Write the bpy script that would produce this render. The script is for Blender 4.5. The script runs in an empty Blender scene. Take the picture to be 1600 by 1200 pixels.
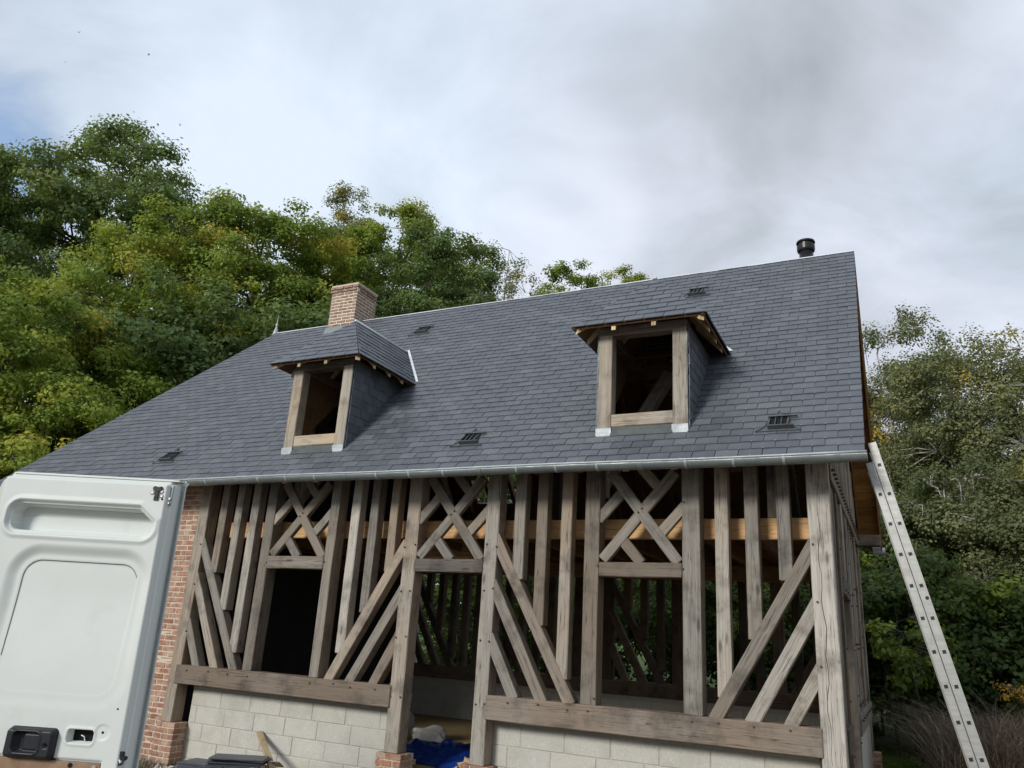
import bpy, math, random
import numpy as np
from mathutils import Vector, Matrix, noise as mnoise

# ------------------------------------------------------------------ camera, sky, sun, exposure
S = bpy.context.scene
COL = S.collection
cam_d = bpy.data.cameras.new('camera')
cam = bpy.data.objects.new('camera', cam_d)
COL.objects.link(cam)
cam_d.sensor_fit = 'HORIZONTAL'; cam_d.sensor_width = 36.0
cam_d.lens = 36.0 * 1211.07 / 1600.0
cam_d.clip_start = 0.05; cam_d.clip_end = 3000.0
CR = Vector((0.90084434, 0.43007824, 0.05926369))
CU = Vector((0.08209184, -0.30279079, 0.94951496))
CF = Vector((-0.42631023, 0.85050011, 0.30807329))
CP = Vector((0.51706, -7.99900, 1.62553))
cam.matrix_world = Matrix(((CR.x, CU.x, -CF.x, CP.x), (CR.y, CU.y, -CF.y, CP.y), (CR.z, CU.z, -CF.z, CP.z), (0, 0, 0, 1)))
S.camera = cam

SUN_EL = math.radians(25); SUN_DIR = Vector((-0.30, -0.95, 0)).normalized()   # horizontal direction towards the sun
to_sun = SUN_DIR * math.cos(SUN_EL) + Vector((0, 0, math.sin(SUN_EL)))
sun_d = bpy.data.lights.new('sun', 'SUN'); sun_d.energy = 1.5; sun_d.angle = math.radians(14); sun_d.color = (1.0, 0.965, 0.91)
sun = bpy.data.objects.new('sun', sun_d); COL.objects.link(sun)
sun.rotation_euler = (-to_sun).to_track_quat('-Z', 'Y').to_euler()

W = bpy.data.worlds.new('World'); S.world = W; W.use_nodes = True
def build_world(o1=(1.5, 4.9, 4.5), o2=(-1.7, -18.9, -10.8)):
    nt = W.node_tree; N = nt.nodes; L = nt.links; N.clear()
    out = N.new('ShaderNodeOutputWorld'); bg = N.new('ShaderNodeBackground')
    sky = N.new('ShaderNodeTexSky'); sky.sky_type = 'NISHITA'; sky.sun_disc = False
    sky.sun_elevation = SUN_EL; sky.sun_rotation = math.atan2(SUN_DIR.x, SUN_DIR.y)
    sky.air_density = 1.0; sky.dust_density = 0.6
    tc = N.new('ShaderNodeTexCoord')
    sep = N.new('ShaderNodeSeparateXYZ'); L.new(tc.outputs['Generated'], sep.inputs[0])
    zc = N.new('ShaderNodeMath'); zc.operation = 'MAXIMUM'; L.new(sep.outputs['Z'], zc.inputs[0]); zc.inputs[1].default_value = 0.0
    za = N.new('ShaderNodeMath'); za.operation = 'ADD'; L.new(zc.outputs[0], za.inputs[0]); za.inputs[1].default_value = 0.30
    dv = N.new('ShaderNodeVectorMath'); dv.operation = 'DIVIDE'
    cb = N.new('ShaderNodeCombineXYZ')
    for i in range(3): L.new(za.outputs[0], cb.inputs[i])
    L.new(tc.outputs['Generated'], dv.inputs[0]); L.new(cb.outputs[0], dv.inputs[1])
    def noise(scale, detail, rough, off, dist=0.0):
        mp = N.new('ShaderNodeMapping'); mp.inputs['Location'].default_value = off
        L.new(dv.outputs[0], mp.inputs[0])
        n = N.new('ShaderNodeTexNoise'); n.inputs['Scale'].default_value = scale; n.inputs['Detail'].default_value = detail
        n.inputs['Roughness'].default_value = rough; n.inputs['Distortion'].default_value = dist
        L.new(mp.outputs[0], n.inputs['Vector']); return n
    n1 = noise(1.5, 3.0, 0.45, o1, 0.5)
    n2 = noise(3.4, 7.0, 0.56, o2, 0.5)
    n3 = noise(1.3, 3.0, 0.45, (-4.0, 9.0, 2.0), 0.0)
    mix = N.new('ShaderNodeMath'); mix.operation = 'MULTIPLY_ADD'
    L.new(n2.outputs['Fac'], mix.inputs[0]); mix.inputs[1].default_value = 0.55; L.new(n1.outputs['Fac'], mix.inputs[2])
    ramp = N.new('ShaderNodeValToRGB'); e = ramp.color_ramp.elements
    e[0].position = 0.53; e[0].color = (0.228, 0.256, 0.278, 1)
    e[1].position = 0.97; e[1].color = (0.470, 0.503, 0.550, 1)
    m = ramp.color_ramp.elements.new(0.68); m.color = (0.296, 0.328, 0.356, 1)
    m = ramp.color_ramp.elements.new(0.81); m.color = (0.372, 0.408, 0.455, 1)
    L.new(mix.outputs[0], ramp.inputs[0])
    # lavender / blue drift of the cloud layer
    tint = N.new('ShaderNodeMix'); tint.data_type = 'RGBA'; tint.blend_type = 'MULTIPLY'
    tr = N.new('ShaderNodeValToRGB'); tr.color_ramp.elements[0].position = 0.36; tr.color_ramp.elements[1].position = 0.64
    tr.color_ramp.elements[0].color = (0.94, 0.985, 1.035, 1); tr.color_ramp.elements[1].color = (1.01, 0.975, 1.0, 1)
    L.new(n3.outputs['Fac'], tr.inputs[0])
    tint.inputs['Factor'].default_value = 1.0
    L.new(ramp.outputs[0], tint.inputs['A']); L.new(tr.outputs[0], tint.inputs['B'])
    # cover: almost closed, a thin break in the cloud low on the left
    dot = N.new('ShaderNodeVectorMath'); dot.operation = 'DOT_PRODUCT'
    nm = N.new('ShaderNodeVectorMath'); nm.operation = 'NORMALIZE'; L.new(tc.outputs['Generated'], nm.inputs[0])
    L.new(nm.outputs[0], dot.inputs[0]); dot.inputs[1].default_value = GAP_DIR
    mr = N.new('ShaderNodeMapRange'); mr.inputs[1].default_value = 0.989; mr.inputs[2].default_value = 1.0
    mr.inputs[3].default_value = 0.0; mr.inputs[4].default_value = 0.50
    L.new(dot.outputs['Value'], mr.inputs[0])
    cov = N.new('ShaderNodeMath'); cov.operation = 'SUBTRACT'; L.new(n2.outputs['Fac'], cov.inputs[0]); L.new(mr.outputs[0], cov.inputs[1])
    cr = N.new('ShaderNodeMapRange'); cr.inputs[1].default_value = -0.06; cr.inputs[2].default_value = 0.36
    cr.interpolation_type = 'SMOOTHSTEP'
    L.new(cov.outputs[0], cr.inputs[0])
    bs = N.new('ShaderNodeMix'); bs.data_type = 'RGBA'; bs.blend_type = 'MULTIPLY'; bs.inputs['Factor'].default_value = 1.0
    L.new(sky.outputs[0], bs.inputs['A']); bs.inputs['B'].default_value = (0.13, 0.13, 0.13, 1)
    fin = N.new('ShaderNodeMix'); fin.data_type = 'RGBA'
    L.new(cr.outputs[0], fin.inputs['Factor']); L.new(bs.outputs['Result'], fin.inputs['A']); L.new(tint.outputs['Result'], fin.inputs['B'])
    L.new(fin.outputs['Result'], bg.inputs[0]); bg.inputs[1].default_value = 0.92
    L.new(bg.outputs[0], out.inputs[0])
GAP_DIR = (-0.822, 0.375, 0.428)
build_world()
S.view_settings.view_transform = 'Standard'; S.view_settings.look = 'None'
S.view_settings.exposure = 0.98; S.view_settings.gamma = 1.0
try: S.view_settings.use_curve_mapping = False
except Exception: pass
S.cycles.use_denoising = True
S.cycles.max_bounces = 8; S.cycles.transparent_max_bounces = 8
S.render.film_transparent = False

RNG = random.Random(7)
GZ = -0.15                      # ground level

# ------------------------------------------------------------------ materials
MATS = {}
class NG:
    """tiny node helper"""
    def __init__(s, name):
        s.m = bpy.data.materials.new(name); s.m.use_nodes = True
        s.nt = s.m.node_tree; s.N = s.nt.nodes; s.L = s.nt.links
        s.b = s.N['Principled BSDF']; MATS[name] = s.m
    def tc(s, out='Object'):
        if not hasattr(s, '_tc'): s._tc = s.N.new('ShaderNodeTexCoord')
        return s._tc.outputs[out]
    def rnd(s):
        if not hasattr(s, '_oi'): s._oi = s.N.new('ShaderNodeObjectInfo')
        return s._oi.outputs['Random']
    def island(s):
        g = s.N.new('ShaderNodeNewGeometry'); return g.outputs['Random Per Island']
    def math(s, op, a, b=0.0, c=None, clamp=False):
        n = s.N.new('ShaderNodeMath'); n.operation = op; n.use_clamp = clamp
        for i, v in enumerate((a, b, c)):
            if v is None: continue
            if isinstance(v, (int, float)): n.inputs[i].default_value = v
            else: s.L.new(v, n.inputs[i])
        return n.outputs[0]
    def coords(s, scale=(1, 1, 1), jitter=0.0, src='Object'):
        v = s.tc(src)
        if jitter:
            cx = s.N.new('ShaderNodeCombineXYZ')
            for i in range(3): s.L.new(s.math('MULTIPLY', s.rnd(), jitter * (1 + .37 * i)), cx.inputs[i])
            a = s.N.new('ShaderNodeVectorMath'); a.operation = 'ADD'; s.L.new(v, a.inputs[0]); s.L.new(cx.outputs[0], a.inputs[1]); v = a.outputs[0]
        mp = s.N.new('ShaderNodeMapping'); mp.inputs['Scale'].default_value = scale; s.L.new(v, mp.inputs[0])
        return mp.outputs[0]
    def noise(s, vec, scale, detail=4, rough=.55, dist=0.0):
        n = s.N.new('ShaderNodeTexNoise'); s.L.new(vec, n.inputs['Vector'])
        n.inputs['Scale'].default_value = scale; n.inputs['Detail'].default_value = detail
        n.inputs['Roughness'].default_value = rough; n.inputs['Distortion'].default_value = dist
        return n.outputs['Fac']
    def ramp(s, fac, stops, interp='LINEAR'):
        r = s.N.new('ShaderNodeValToRGB'); r.color_ramp.interpolation = interp; e = r.color_ramp.elements
        while len(e) < len(stops): e.new(0.5)
        for el, (p, c) in zip(e, stops):
            el.position = p; el.color = (*c, 1) if len(c) == 3 else c
        s.L.new(fac, r.inputs[0]); return r.outputs[0]
    def mix(s, fac, a, b, mode='MIX'):
        m = s.N.new('ShaderNodeMix'); m.data_type = 'RGBA'; m.blend_type = mode
        for k, v in (('Factor', fac), ('A', a), ('B', b)):
            if isinstance(v, (int, float)): m.inputs[k].default_value = v
            elif isinstance(v, tuple): m.inputs[k].default_value = (*v, 1)
            else: s.L.new(v, m.inputs[k])
        return m.outputs['Result']
    def rng(s, v, a, b, c, d):
        m = s.N.new('ShaderNodeMapRange'); s.L.new(v, m.inputs[0])
        for i, x in enumerate((a, b, c, d)): m.inputs[i + 1].default_value = x
        return m.outputs[0]
    def scale_col(s, col, fac):
        cb = s.N.new('ShaderNodeCombineXYZ')
        for i in range(3): s.L.new(fac, cb.inputs[i])
        return s.mix(1.0, col, cb.outputs[0], 'MULTIPLY')
    def bump(s, h, strength=.3, dist=.01):
        b = s.N.new('ShaderNodeBump'); b.inputs['Strength'].default_value = strength; b.inputs['Distance'].default_value = dist
        s.L.new(h, b.inputs['Height']); s.L.new(b.outputs[0], s.b.inputs['Normal'])
    def set(s, col=None, rough=None, metal=None, spec=None):
        for k, v in (('Base Color', col), ('Roughness', rough), ('Metallic', metal), ('Specular IOR Level', spec)):
            if v is None: continue
            if isinstance(v, tuple): s.b.inputs[k].default_value = (*v, 1)
            elif isinstance(v, (int, float)): s.b.inputs[k].default_value = v
            else: s.L.new(v, s.b.inputs[k])
        return s.m

def wood(name, grey, brown, dark, side_brown=True, brown_amt=.35, sc=1.0):
    """weathered beam: local Z runs along the grain, local -Y is the outer face"""
    g = NG(name)
    v = g.coords((1, 1, 1), 37.0)
    fine = g.noise(g.coords((70 * sc, 70 * sc, 3.0 * sc), 37.0), 1.0, 5, .6, .6)
    band = g.noise(g.coords((16 * sc, 16 * sc, .9 * sc), 37.0), 1.0, 4, .55, 1.2)
    blot = g.noise(v, 3.2, 5, .62)
    patch = g.noise(v, 1.1, 3, .5)
    base = g.mix(g.rng(band, .35, .68, 0, 1), grey, tuple(x * .72 for x in grey))
    bf = g.math('ADD', g.rng(patch, .40, .66, 0, .75), g.math('MULTIPLY', g.math('SUBTRACT', g.rnd(), .5), 1.5), clamp=True)
    bf = g.math('MULTIPLY', bf, brown_amt * 2, clamp=True)
    if side_brown:
        sx = g.N.new('ShaderNodeSeparateXYZ'); g.L.new(g.tc('Normal'), sx.inputs[0])
        side = g.rng(g.math('ABSOLUTE', sx.outputs['Y']), .3, .8, .55, 0)
        bf = g.math('ADD', bf, side, clamp=True)
    base = g.mix(bf, base, brown)
    base = g.mix(g.rng(blot, .50, .72, 0, .8), base, dark)
    base = g.mix(g.rng(fine, .28, .46, .55, 0), base, dark)
    base = g.mix(g.rng(fine, .60, .8, 0, .45), base, tuple(min(1, x * 1.5) for x in grey))
    crk = g.noise(g.coords((26 * sc, 26 * sc, .55 * sc), 51.0), 1.0, 3, .5, .3)
    base = g.mix(g.rng(g.math('ABSOLUTE', g.math('SUBTRACT', crk, .5)), .0, .012, .85, 0), base, tuple(x * .45 for x in dark))
    vo = g.N.new('ShaderNodeTexVoronoi'); vo.feature = 'F1'; vo.inputs['Scale'].default_value = 1.0; g.L.new(g.coords((5.5, 5.5, 1.5), 71.0), vo.inputs['Vector'])
    base = g.mix(g.rng(vo.outputs['Distance'], .05, .13, .8, 0), base, tuple(x * .8 for x in dark))
    base = g.scale_col(base, g.rng(g.math('FRACT', g.math('MULTIPLY', g.rnd(), 7.31)), 0, 1, .66, 1.32))
    g.bump(g.math('ADD', fine, g.math('MULTIPLY', band, .5)), .55, .006)
    return g.set(base, .82, 0, .25)

wood('oak', (.305, .283, .245), (.255, .188, .128), (.075, .064, .054), brown_amt=.3)
wood('oak_dark', (.205, .182, .155), (.165, .122, .086), (.052, .044, .038), brown_amt=.35)
wood('oak_shaded', (.16, .135, .11), (.145, .105, .072), (.05, .04, .032), brown_amt=.4)  # darker copy of oak: the indoor shade is put into its colour
wood('oak_pale', (.42, .395, .35), (.36, .30, .23), (.11, .095, .08), brown_amt=.2)
wood('oak_dormer', (.355, .32, .265), (.36, .27, .17), (.13, .10, .075), brown_amt=.45, side_brown=False)
wood('pine_new', (.68, .46, .25), (.60, .34, .14), (.34, .17, .07), side_brown=False)
wood('pine_brown', (.20, .118, .060), (.175, .092, .040), (.08, .042, .02), side_brown=False)
wood('soffit', (.40, .215, .070), (.36, .165, .045), (.17, .075, .028), side_brown=False)
wood('pine_pale', (.62, .49, .31), (.56, .40, .21), (.34, .22, .11), side_brown=False)

def slate_mat():
    g = NG('slate')
    r = g.math('FRACT', g.math('ADD', g.rnd(), g.math('MULTIPLY', g.island(), 3.7)))
    n = g.noise(g.coords((1, 1, 1), 0), 9.0, 5, .6)
    big = g.noise(g.coords((1, 1, 1), 0, 'Object'), .55, 3, .5)
    c = g.ramp(r, [(0, (.072, .081, .096)), (.25, (.084, .094, .110)), (.8, (.092, .102, .118)), (1, (.112, .123, .140))])
    c = g.scale_col(c, g.rng(n, .3, .7, .82, 1.15))
    dust = g.noise(g.coords((1.2, 3.0, 3.0), 0), 1.0, 4, .6)
    c = g.mix(g.rng(dust, .58, .78, 0, .28), c, (.24, .25, .27))
    g.bump(g.noise(g.coords((1, 1, 1), 0), 45, 4, .6), .16, .004)
    g.set(c, g.rng(r, 0, 1, .42, .58), 0, .45)
slate_mat()
def slate_dark_mat():
    g = NG('slate_edge'); g.set((.022, .024, .03), .8, 0, .2)
slate_dark_mat()

def zinc_mat(name, a, b, rough, metal=.55):
    g = NG(name)
    n = g.noise(g.coords((1, 1, 1), 11), 7, 5, .65)
    n2 = g.noise(g.coords((3, 40, 40), 11), 1, 3, .5)
    c = g.mix(g.rng(n, .35, .7, 0, 1), a, b)
    c = g.scale_col(c, g.rng(n2, .3, .7, .88, 1.1))
    g.bump(n, .08, .01)
    g.set(c, g.rng(n, .3, .7, rough - .08, rough + .12), metal, .5)
zinc_mat('zinc', (.27, .31, .31), (.19, .22, .225), .45)
zinc_mat('zinc_dark', (.085, .10, .095), (.05, .06, .058), .5, .3)
zinc_mat('zinc_pale', (.40, .43, .44), (.30, .33, .34), .55, .25)
zinc_mat('zinc_bright', (.72, .75, .77), (.58, .61, .63), .42, .35)
zinc_mat('aluminium', (.40, .40, .375), (.30, .30, .28), .40, .5)

def brick_mat(name, stops, pale):
    g = NG(name)
    c = g.ramp(g.rnd(), stops)
    n = g.noise(g.coords((1, 1, 1), 23), 22, 5, .65)
    n2 = g.noise(g.coords((1, 1, 1), 23), 7, 4, .6)
    c = g.scale_col(c, g.rng(n, .3, .7, .72, 1.22))
    c = g.mix(g.rng(n2, .44, .70, 0, .85), c, pale)
    g.bump(n, .5, .006); g.set(c, .9, 0, .2)
brick_mat('brick', [(0, (.235, .115, .080)), (.3, (.305, .150, .100)), (.6, (.345, .190, .130)), (.85, (.265, .150, .110)), (1, (.42, .185, .110))], (.46, .37, .275))
brick_mat('brick_chimney', [(0, (.205, .120, .090)), (.4, (.260, .160, .118)), (.7, (.30, .190, .145)), (1, (.23, .140, .11))], (.42, .33, .26))
def plain(name, c, rough=.8, amt=.25, sc=8, bump=.3, metal=0, spec=.3, jit=5):
    g = NG(name); n = g.noise(g.coords((1, 1, 1), jit), sc, 6, .65)
    g.bump(n, bump, .01)
    return g.set(g.scale_col(g.mix(0.0, c, c), g.rng(n, .25, .75, 1 - amt, 1 + amt)), rough, metal, spec)
plain('mortar', (.52, .45, .355), .95, .25, 30, .5)
plain('mortar_pale', (.68, .60, .48), .95, .2, 30, .5)
plain('mortar_grey', (.42, .395, .335), .95, .2, 25, .5)
plain('room_shade_black', (.020, .021, .023), .75, .3, 4, .2)  # shade of the left room put into the partition's colour as black
plain('black_plastic', (.018, .020, .024), .42, .2, 60, .06)
plain('black_paint', (.016, .017, .019), .35, .2, 20, .05)
plain('dark_gap', (.008, .008, .009), .9, .1, 5, 0)
plain('steel', (.45, .45, .44), .35, .2, 30, .1, .8, .5)
plain('rust_bolt', (.10, .065, .045), .7, .3, 40, .3)
plain('tyre', (.02, .02, .021), .85, .2, 30, .3)
plain('sack', (.36, .35, .335), .85, .15, 14, .3)
plain('sand', (.30, .215, .10), .95, .25, 12, .6)
plain('rubble', (.36, .27, .16), .95, .35, 18, .6)
plain('plant_stem', (.16, .13, .10), .9, .3, 5, .2)
def block_mat():
    g = NG('concrete_block')
    n = g.noise(g.coords((1, 1, 1), 19), 55, 5, .7); n2 = g.noise(g.coords((1, 1, 1), 19), 3.2, 5, .6); n3 = g.noise(g.coords((1, 1, 1), 19), 14, 4, .65)
    c = g.ramp(g.rnd(), [(0, (.44, .435, .395)), (.45, (.48, .47, .42)), (.88, (.465, .46, .415)), (1, (.51, .475, .39))])
    c = g.mix(g.rng(n2, .46, .68, 0, .65), c, (.36, .35, .30))
    c = g.mix(g.rng(n3, .60, .72, 0, .5), c, (.60, .575, .49))
    c = g.scale_col(c, g.rng(n, .25, .75, .84, 1.13))
    g.bump(n, .5, .006); g.set(c, .95, 0, .15)
block_mat()
def van_mat():
    g = NG('van_paint')
    n = g.noise(g.coords((1, 1, 1), 0), 5, 6, .7); d = g.noise(g.coords((1, 1, 1), 0), 2.2, 6, .75); st = g.noise(g.coords((26, 26, 2.5), 0), 1, 5, .7)
    c = g.mix(g.rng(n, .4, .75, 0, .35), (.60, .632, .608), (.525, .558, .530))
    c = g.mix(g.rng(d, .56, .76, 0, .30), c, (.36, .35, .30))
    c = g.mix(g.rng(st, .64, .80, 0, .25), c, (.42, .40, .35))
    sc_ = g.noise(g.coords((60, 60, 9), 0), 1, 4, .7)
    c = g.mix(g.rng(sc_, .70, .78, 0, .5), c, (.30, .29, .27))
    g.set(c, g.rng(n, .3, .7, .46, .62), 0, .35)
van_mat()
def hardboard():
    g = NG('hardboard'); n = g.noise(g.coords((1, 1, 1), 0), 14, 6, .7)
    g.bump(n, .2, .003)
    g.set(g.ramp(n, [(.3, (.17, .10, .055)), (.55, (.26, .165, .095)), (.75, (.34, .25, .16))]), .6)
hardboard()
def tarp_mat():
    g = NG('tarp'); n = g.noise(g.coords((1, 1, 1), 0), 9, 4, .6)
    g.bump(g.noise(g.coords((1, 1, 1), 0), 16, 5, .6, .6), .45, .02)
    g.set(g.mix(g.rng(n, .35, .7, 0, 1), (.005, .024, .15), (.010, .045, .25)), .28, 0, .6)
tarp_mat()
def ground_mat():
    g = NG('earth'); v = g.coords((1, 1, 1), 0)
    n = g.noise(v, .22, 6, .6); f = g.noise(v, 8, 6, .7); gr = g.noise(v, 40, 4, .7)
    dirt = g.ramp(f, [(.3, (.10, .082, .058)), (.5, (.17, .14, .10)), (.7, (.26, .22, .165))])
    grass = g.ramp(gr, [(.3, (.030, .055, .012)), (.6, (.07, .115, .022)), (.8, (.12, .155, .04))])
    sep = g.N.new('ShaderNodeSeparateXYZ'); g.L.new(v, sep.inputs[0])
    away = g.rng(sep.outputs['Y'], 6.5, 9.0, -.35, .35)     # trodden building plot in front, meadow behind
    k = g.rng(g.math('ADD', n, away), .45, .62, 0, 1)
    g.bump(f, .8, .05); g.set(g.mix(k, dirt, grass), .95, 0, .15)
ground_mat()
def leaf_mat(name, stops, trans=.35, tr_col=(.30, .36, .05)):
    g = NG(name)
    a = g.N.new('ShaderNodeAttribute'); a.attribute_name = 'tint'
    c = g.ramp(a.outputs['Fac'], stops)
    g.set(c, .62, 0, .25)
    t = g.N.new('ShaderNodeBsdfTranslucent'); g.L.new(g.mix(.5, c, tr_col), t.inputs[0])
    ms = g.N.new('ShaderNodeMixShader'); ms.inputs[0].default_value = trans
    out = g.N['Material Output']; g.L.new(g.b.outputs[0], ms.inputs[1]); g.L.new(t.outputs[0], ms.inputs[2]); g.L.new(ms.outputs[0], out.inputs[0])
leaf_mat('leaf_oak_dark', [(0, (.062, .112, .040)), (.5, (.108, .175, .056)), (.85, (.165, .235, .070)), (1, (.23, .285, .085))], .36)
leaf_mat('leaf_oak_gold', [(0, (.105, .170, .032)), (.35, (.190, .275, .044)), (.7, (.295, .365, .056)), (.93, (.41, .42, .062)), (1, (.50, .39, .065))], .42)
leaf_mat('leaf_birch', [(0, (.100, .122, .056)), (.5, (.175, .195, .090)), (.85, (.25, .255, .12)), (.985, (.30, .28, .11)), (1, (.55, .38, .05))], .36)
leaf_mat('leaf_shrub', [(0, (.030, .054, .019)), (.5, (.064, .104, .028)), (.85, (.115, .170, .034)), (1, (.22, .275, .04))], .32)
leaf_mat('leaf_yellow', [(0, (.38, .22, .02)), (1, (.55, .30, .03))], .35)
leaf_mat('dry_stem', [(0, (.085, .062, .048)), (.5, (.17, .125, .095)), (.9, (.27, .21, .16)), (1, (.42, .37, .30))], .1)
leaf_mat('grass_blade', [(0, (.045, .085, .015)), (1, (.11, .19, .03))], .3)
plain('bark', (.075, .062, .050), .95, .35, 9, .8)
def birch_bark():
    g = NG('birch_bark'); n = g.noise(g.coords((5, 5, 22), 3), 1, 4, .6)
    g.set(g.ramp(n, [(.38, (.09, .08, .07)), (.5, (.42, .40, .36)), (.8, (.60, .58, .54))]), .85)
birch_bark()

# ------------------------------------------------------------------ object helpers
def link(o): COL.objects.link(o); return o
def empty(name, loc=(0, 0, 0), rz=0.0, label=None, cat=None, group=None):
    o = bpy.data.objects.new(name, None); o.location = loc; o.rotation_euler = (0, 0, rz); o.empty_display_size = .2
    link(o); tag(o, label, cat, group); return o
def tag(o, label=None, cat=None, group=None, kind=None):
    if label: o['label'] = label
    if cat: o['category'] = cat
    if group: o['group'] = group
    if kind: o['kind'] = kind
    return o
def mesh(name, verts, faces, mats):
    me = bpy.data.meshes.new(name); me.from_pydata([tuple(v) for v in verts], [], faces)
    for m in (mats if isinstance(mats, (list, tuple)) else [mats]): me.materials.append(MATS[m])
    me.update(); return me
def obj(name, me, parent=None, M=None, smooth=False):
    o = bpy.data.objects.new(name, me); link(o)
    if M is not None: o.matrix_world = M
    if parent is not None: o.parent = parent
    if smooth: me.polygons.foreach_set('use_smooth', [True] * len(me.polygons))
    return o
class MB:
    """collects shapes into one mesh"""
    def __init__(s): s.v = []; s.f = []; s.mi = []
    def add(s, vs, fs, mi=0):
        k = len(s.v); s.v += [tuple(v) for v in vs]; s.f += [tuple(i + k for i in f) for f in fs]; s.mi += [mi] * len(fs); return s
    def box(s, a, b, mi=0):
        x0, y0, z0 = a; x1, y1, z1 = b
        return s.add([(x0, y0, z0), (x1, y0, z0), (x1, y1, z0), (x0, y1, z0), (x0, y0, z1), (x1, y0, z1), (x1, y1, z1), (x0, y1, z1)],
                     [(0, 3, 2, 1), (4, 5, 6, 7), (0, 1, 5, 4), (1, 2, 6, 5), (2, 3, 7, 6), (3, 0, 4, 7)], mi)
    def prism(s, poly, d, mi=0):
        """poly: list of 3D points, extruded by vector d"""
        n = len(poly); d = Vector(d); p = [Vector(q) for q in poly]
        return s.add(p + [q + d for q in p], [tuple(range(n))[::-1], tuple(range(n, 2 * n))] + [(i, (i + 1) % n, n + (i + 1) % n, n + i) for i in range(n)], mi)
    def tube(s, pts, radii, seg=8, mi=0, cap=True):
        pts = [Vector(p) for p in pts]; rings = []
        k0 = len(s.v)
        for i, p in enumerate(pts):
            t = (pts[min(i + 1, len(pts) - 1)] - pts[max(i - 1, 0)])
            t = t.normalized() if t.length > 1e-9 else Vector((0, 0, 1))
            a = t.cross(Vector((0, 0, 1)) if abs(t.z) < .9 else Vector((1, 0, 0))).normalized(); b = t.cross(a)
            r = radii[i] if isinstance(radii, (list, tuple)) else radii
            for j in range(seg):
                an = 2 * math.pi * j / seg; s.v.append(tuple(p + a * (r * math.cos(an)) + b * (r * math.sin(an))))
        for i in range(len(pts) - 1):
            for j in range(seg):
                s.f.append((k0 + i * seg + j, k0 + i * seg + (j + 1) % seg, k0 + (i + 1) * seg + (j + 1) % seg, k0 + (i + 1) * seg + j)); s.mi.append(mi)
        if cap:
            s.f.append(tuple(k0 + j for j in range(seg))[::-1]); s.mi.append(mi)
            e = k0 + (len(pts) - 1) * seg; s.f.append(tuple(e + j for j in range(seg))); s.mi.append(mi)
        return s
    def mesh(s, name, mats):
        me = mesh(name, s.v, s.f, mats); me.polygons.foreach_set('material_index', s.mi); me.update(); return me
    def build(s, name, mats, parent=None, M=None, smooth=False):
        return obj(name, s.mesh(name, mats), parent, M, smooth)

def bevel_box_mesh(name, w, d, h, b, mat, jit=0.0, seed=0):
    """box centred in x,y, from z=0 to h, chamfered, optional wobble; 44 tris"""
    r = random.Random(seed); v = []; f = []
    xs, ys, zs = w / 2, d / 2, h
    def ring(z, inx):
        x, y = xs - inx, ys - inx
        j = lambda: r.uniform(-jit, jit)
        c = b
        return [(-x + c + j(), -y + j(), z), (x - c + j(), -y + j(), z), (x + j(), -y + c, z), (x + j(), y - c, z), (x - c, y + j(), z), (-x + c, y + j(), z), (-x + j(), y - c, z), (-x + j(), -y + c, z)]
    rings = [ring(0, b * .8), ring(b, 0)]
    nmid = 0 if jit == 0 else max(1, int(h / .45))
    for i in range(1, nmid + 1): rings.append(ring(b + (h - 2 * b) * i / (nmid + 1), 0))
    rings += [ring(h - b, 0), ring(h, b * .8)]
    for rg in rings: v += rg
    n = 8
    f.append(tuple(range(n))[::-1]); k = (len(rings) - 1) * n; f.append(tuple(range(k, k + n)))
    for i in range(len(rings) - 1):
        for q in range(n): f.append((i * n + q, i * n + (q + 1) % n, (i + 1) * n + (q + 1) % n, (i + 1) * n + q))
    return mesh(name, v, f, mat)

def frame(p0, zdir, side):
    z = Vector(zdir).normalized(); x = Vector(side); x = (x - z * x.dot(z)).normalized(); y = z.cross(x)
    return Matrix(((x.x, y.x, z.x, p0[0]), (x.y, y.y, z.y, p0[1]), (x.z, y.z, z.z, p0[2]), (0, 0, 0, 1)))
SEED = [0]
def beam(name, p0, p1, w, d, mat, parent, side, jit=.003, bev=.008):
    """p0-p1 is the axis; w lies along side, d along (axis x side)"""
    SEED[0] += 1; p0 = Vector(p0); p1 = Vector(p1)
    me = bevel_box_mesh(name, w, d, (p1 - p0).length, bev, mat, jit, SEED[0])
    return obj(name, me, parent, frame(p0, p1 - p0, side))
def fbeam(name, x0, z0, x1, z1, w, d, mat, parent, yf=0.0, jit=.003):
    """timber in the front wall: front face at y = yf, d goes back"""
    ax = Vector((x1 - x0, 0, z1 - z0)).normalized(); side = Vector((ax.z, 0, -ax.x))
    return beam(name, (x0, yf + d / 2, z0), (x1, yf + d / 2, z1), w, d, mat, parent, side, jit)

_peg = MB(); _peg.tube([(0, .03, 0), (0, -.012, 0), (0, -.016, 0)], [.0105, .0105, .006], 7)
PEG_ME = _peg.mesh('peg', 'rust_bolt')
def peg(parent, p, rot=None):
    o = bpy.data.objects.new('peg', PEG_ME); link(o); o.parent = parent
    o.matrix_parent_inverse = parent.matrix_basis.inverted() if parent.type != 'EMPTY' else Matrix()
    M = Matrix.Translation(p)
    if rot is not None: M = M @ rot
    o.matrix_basis = M
    return o

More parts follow.
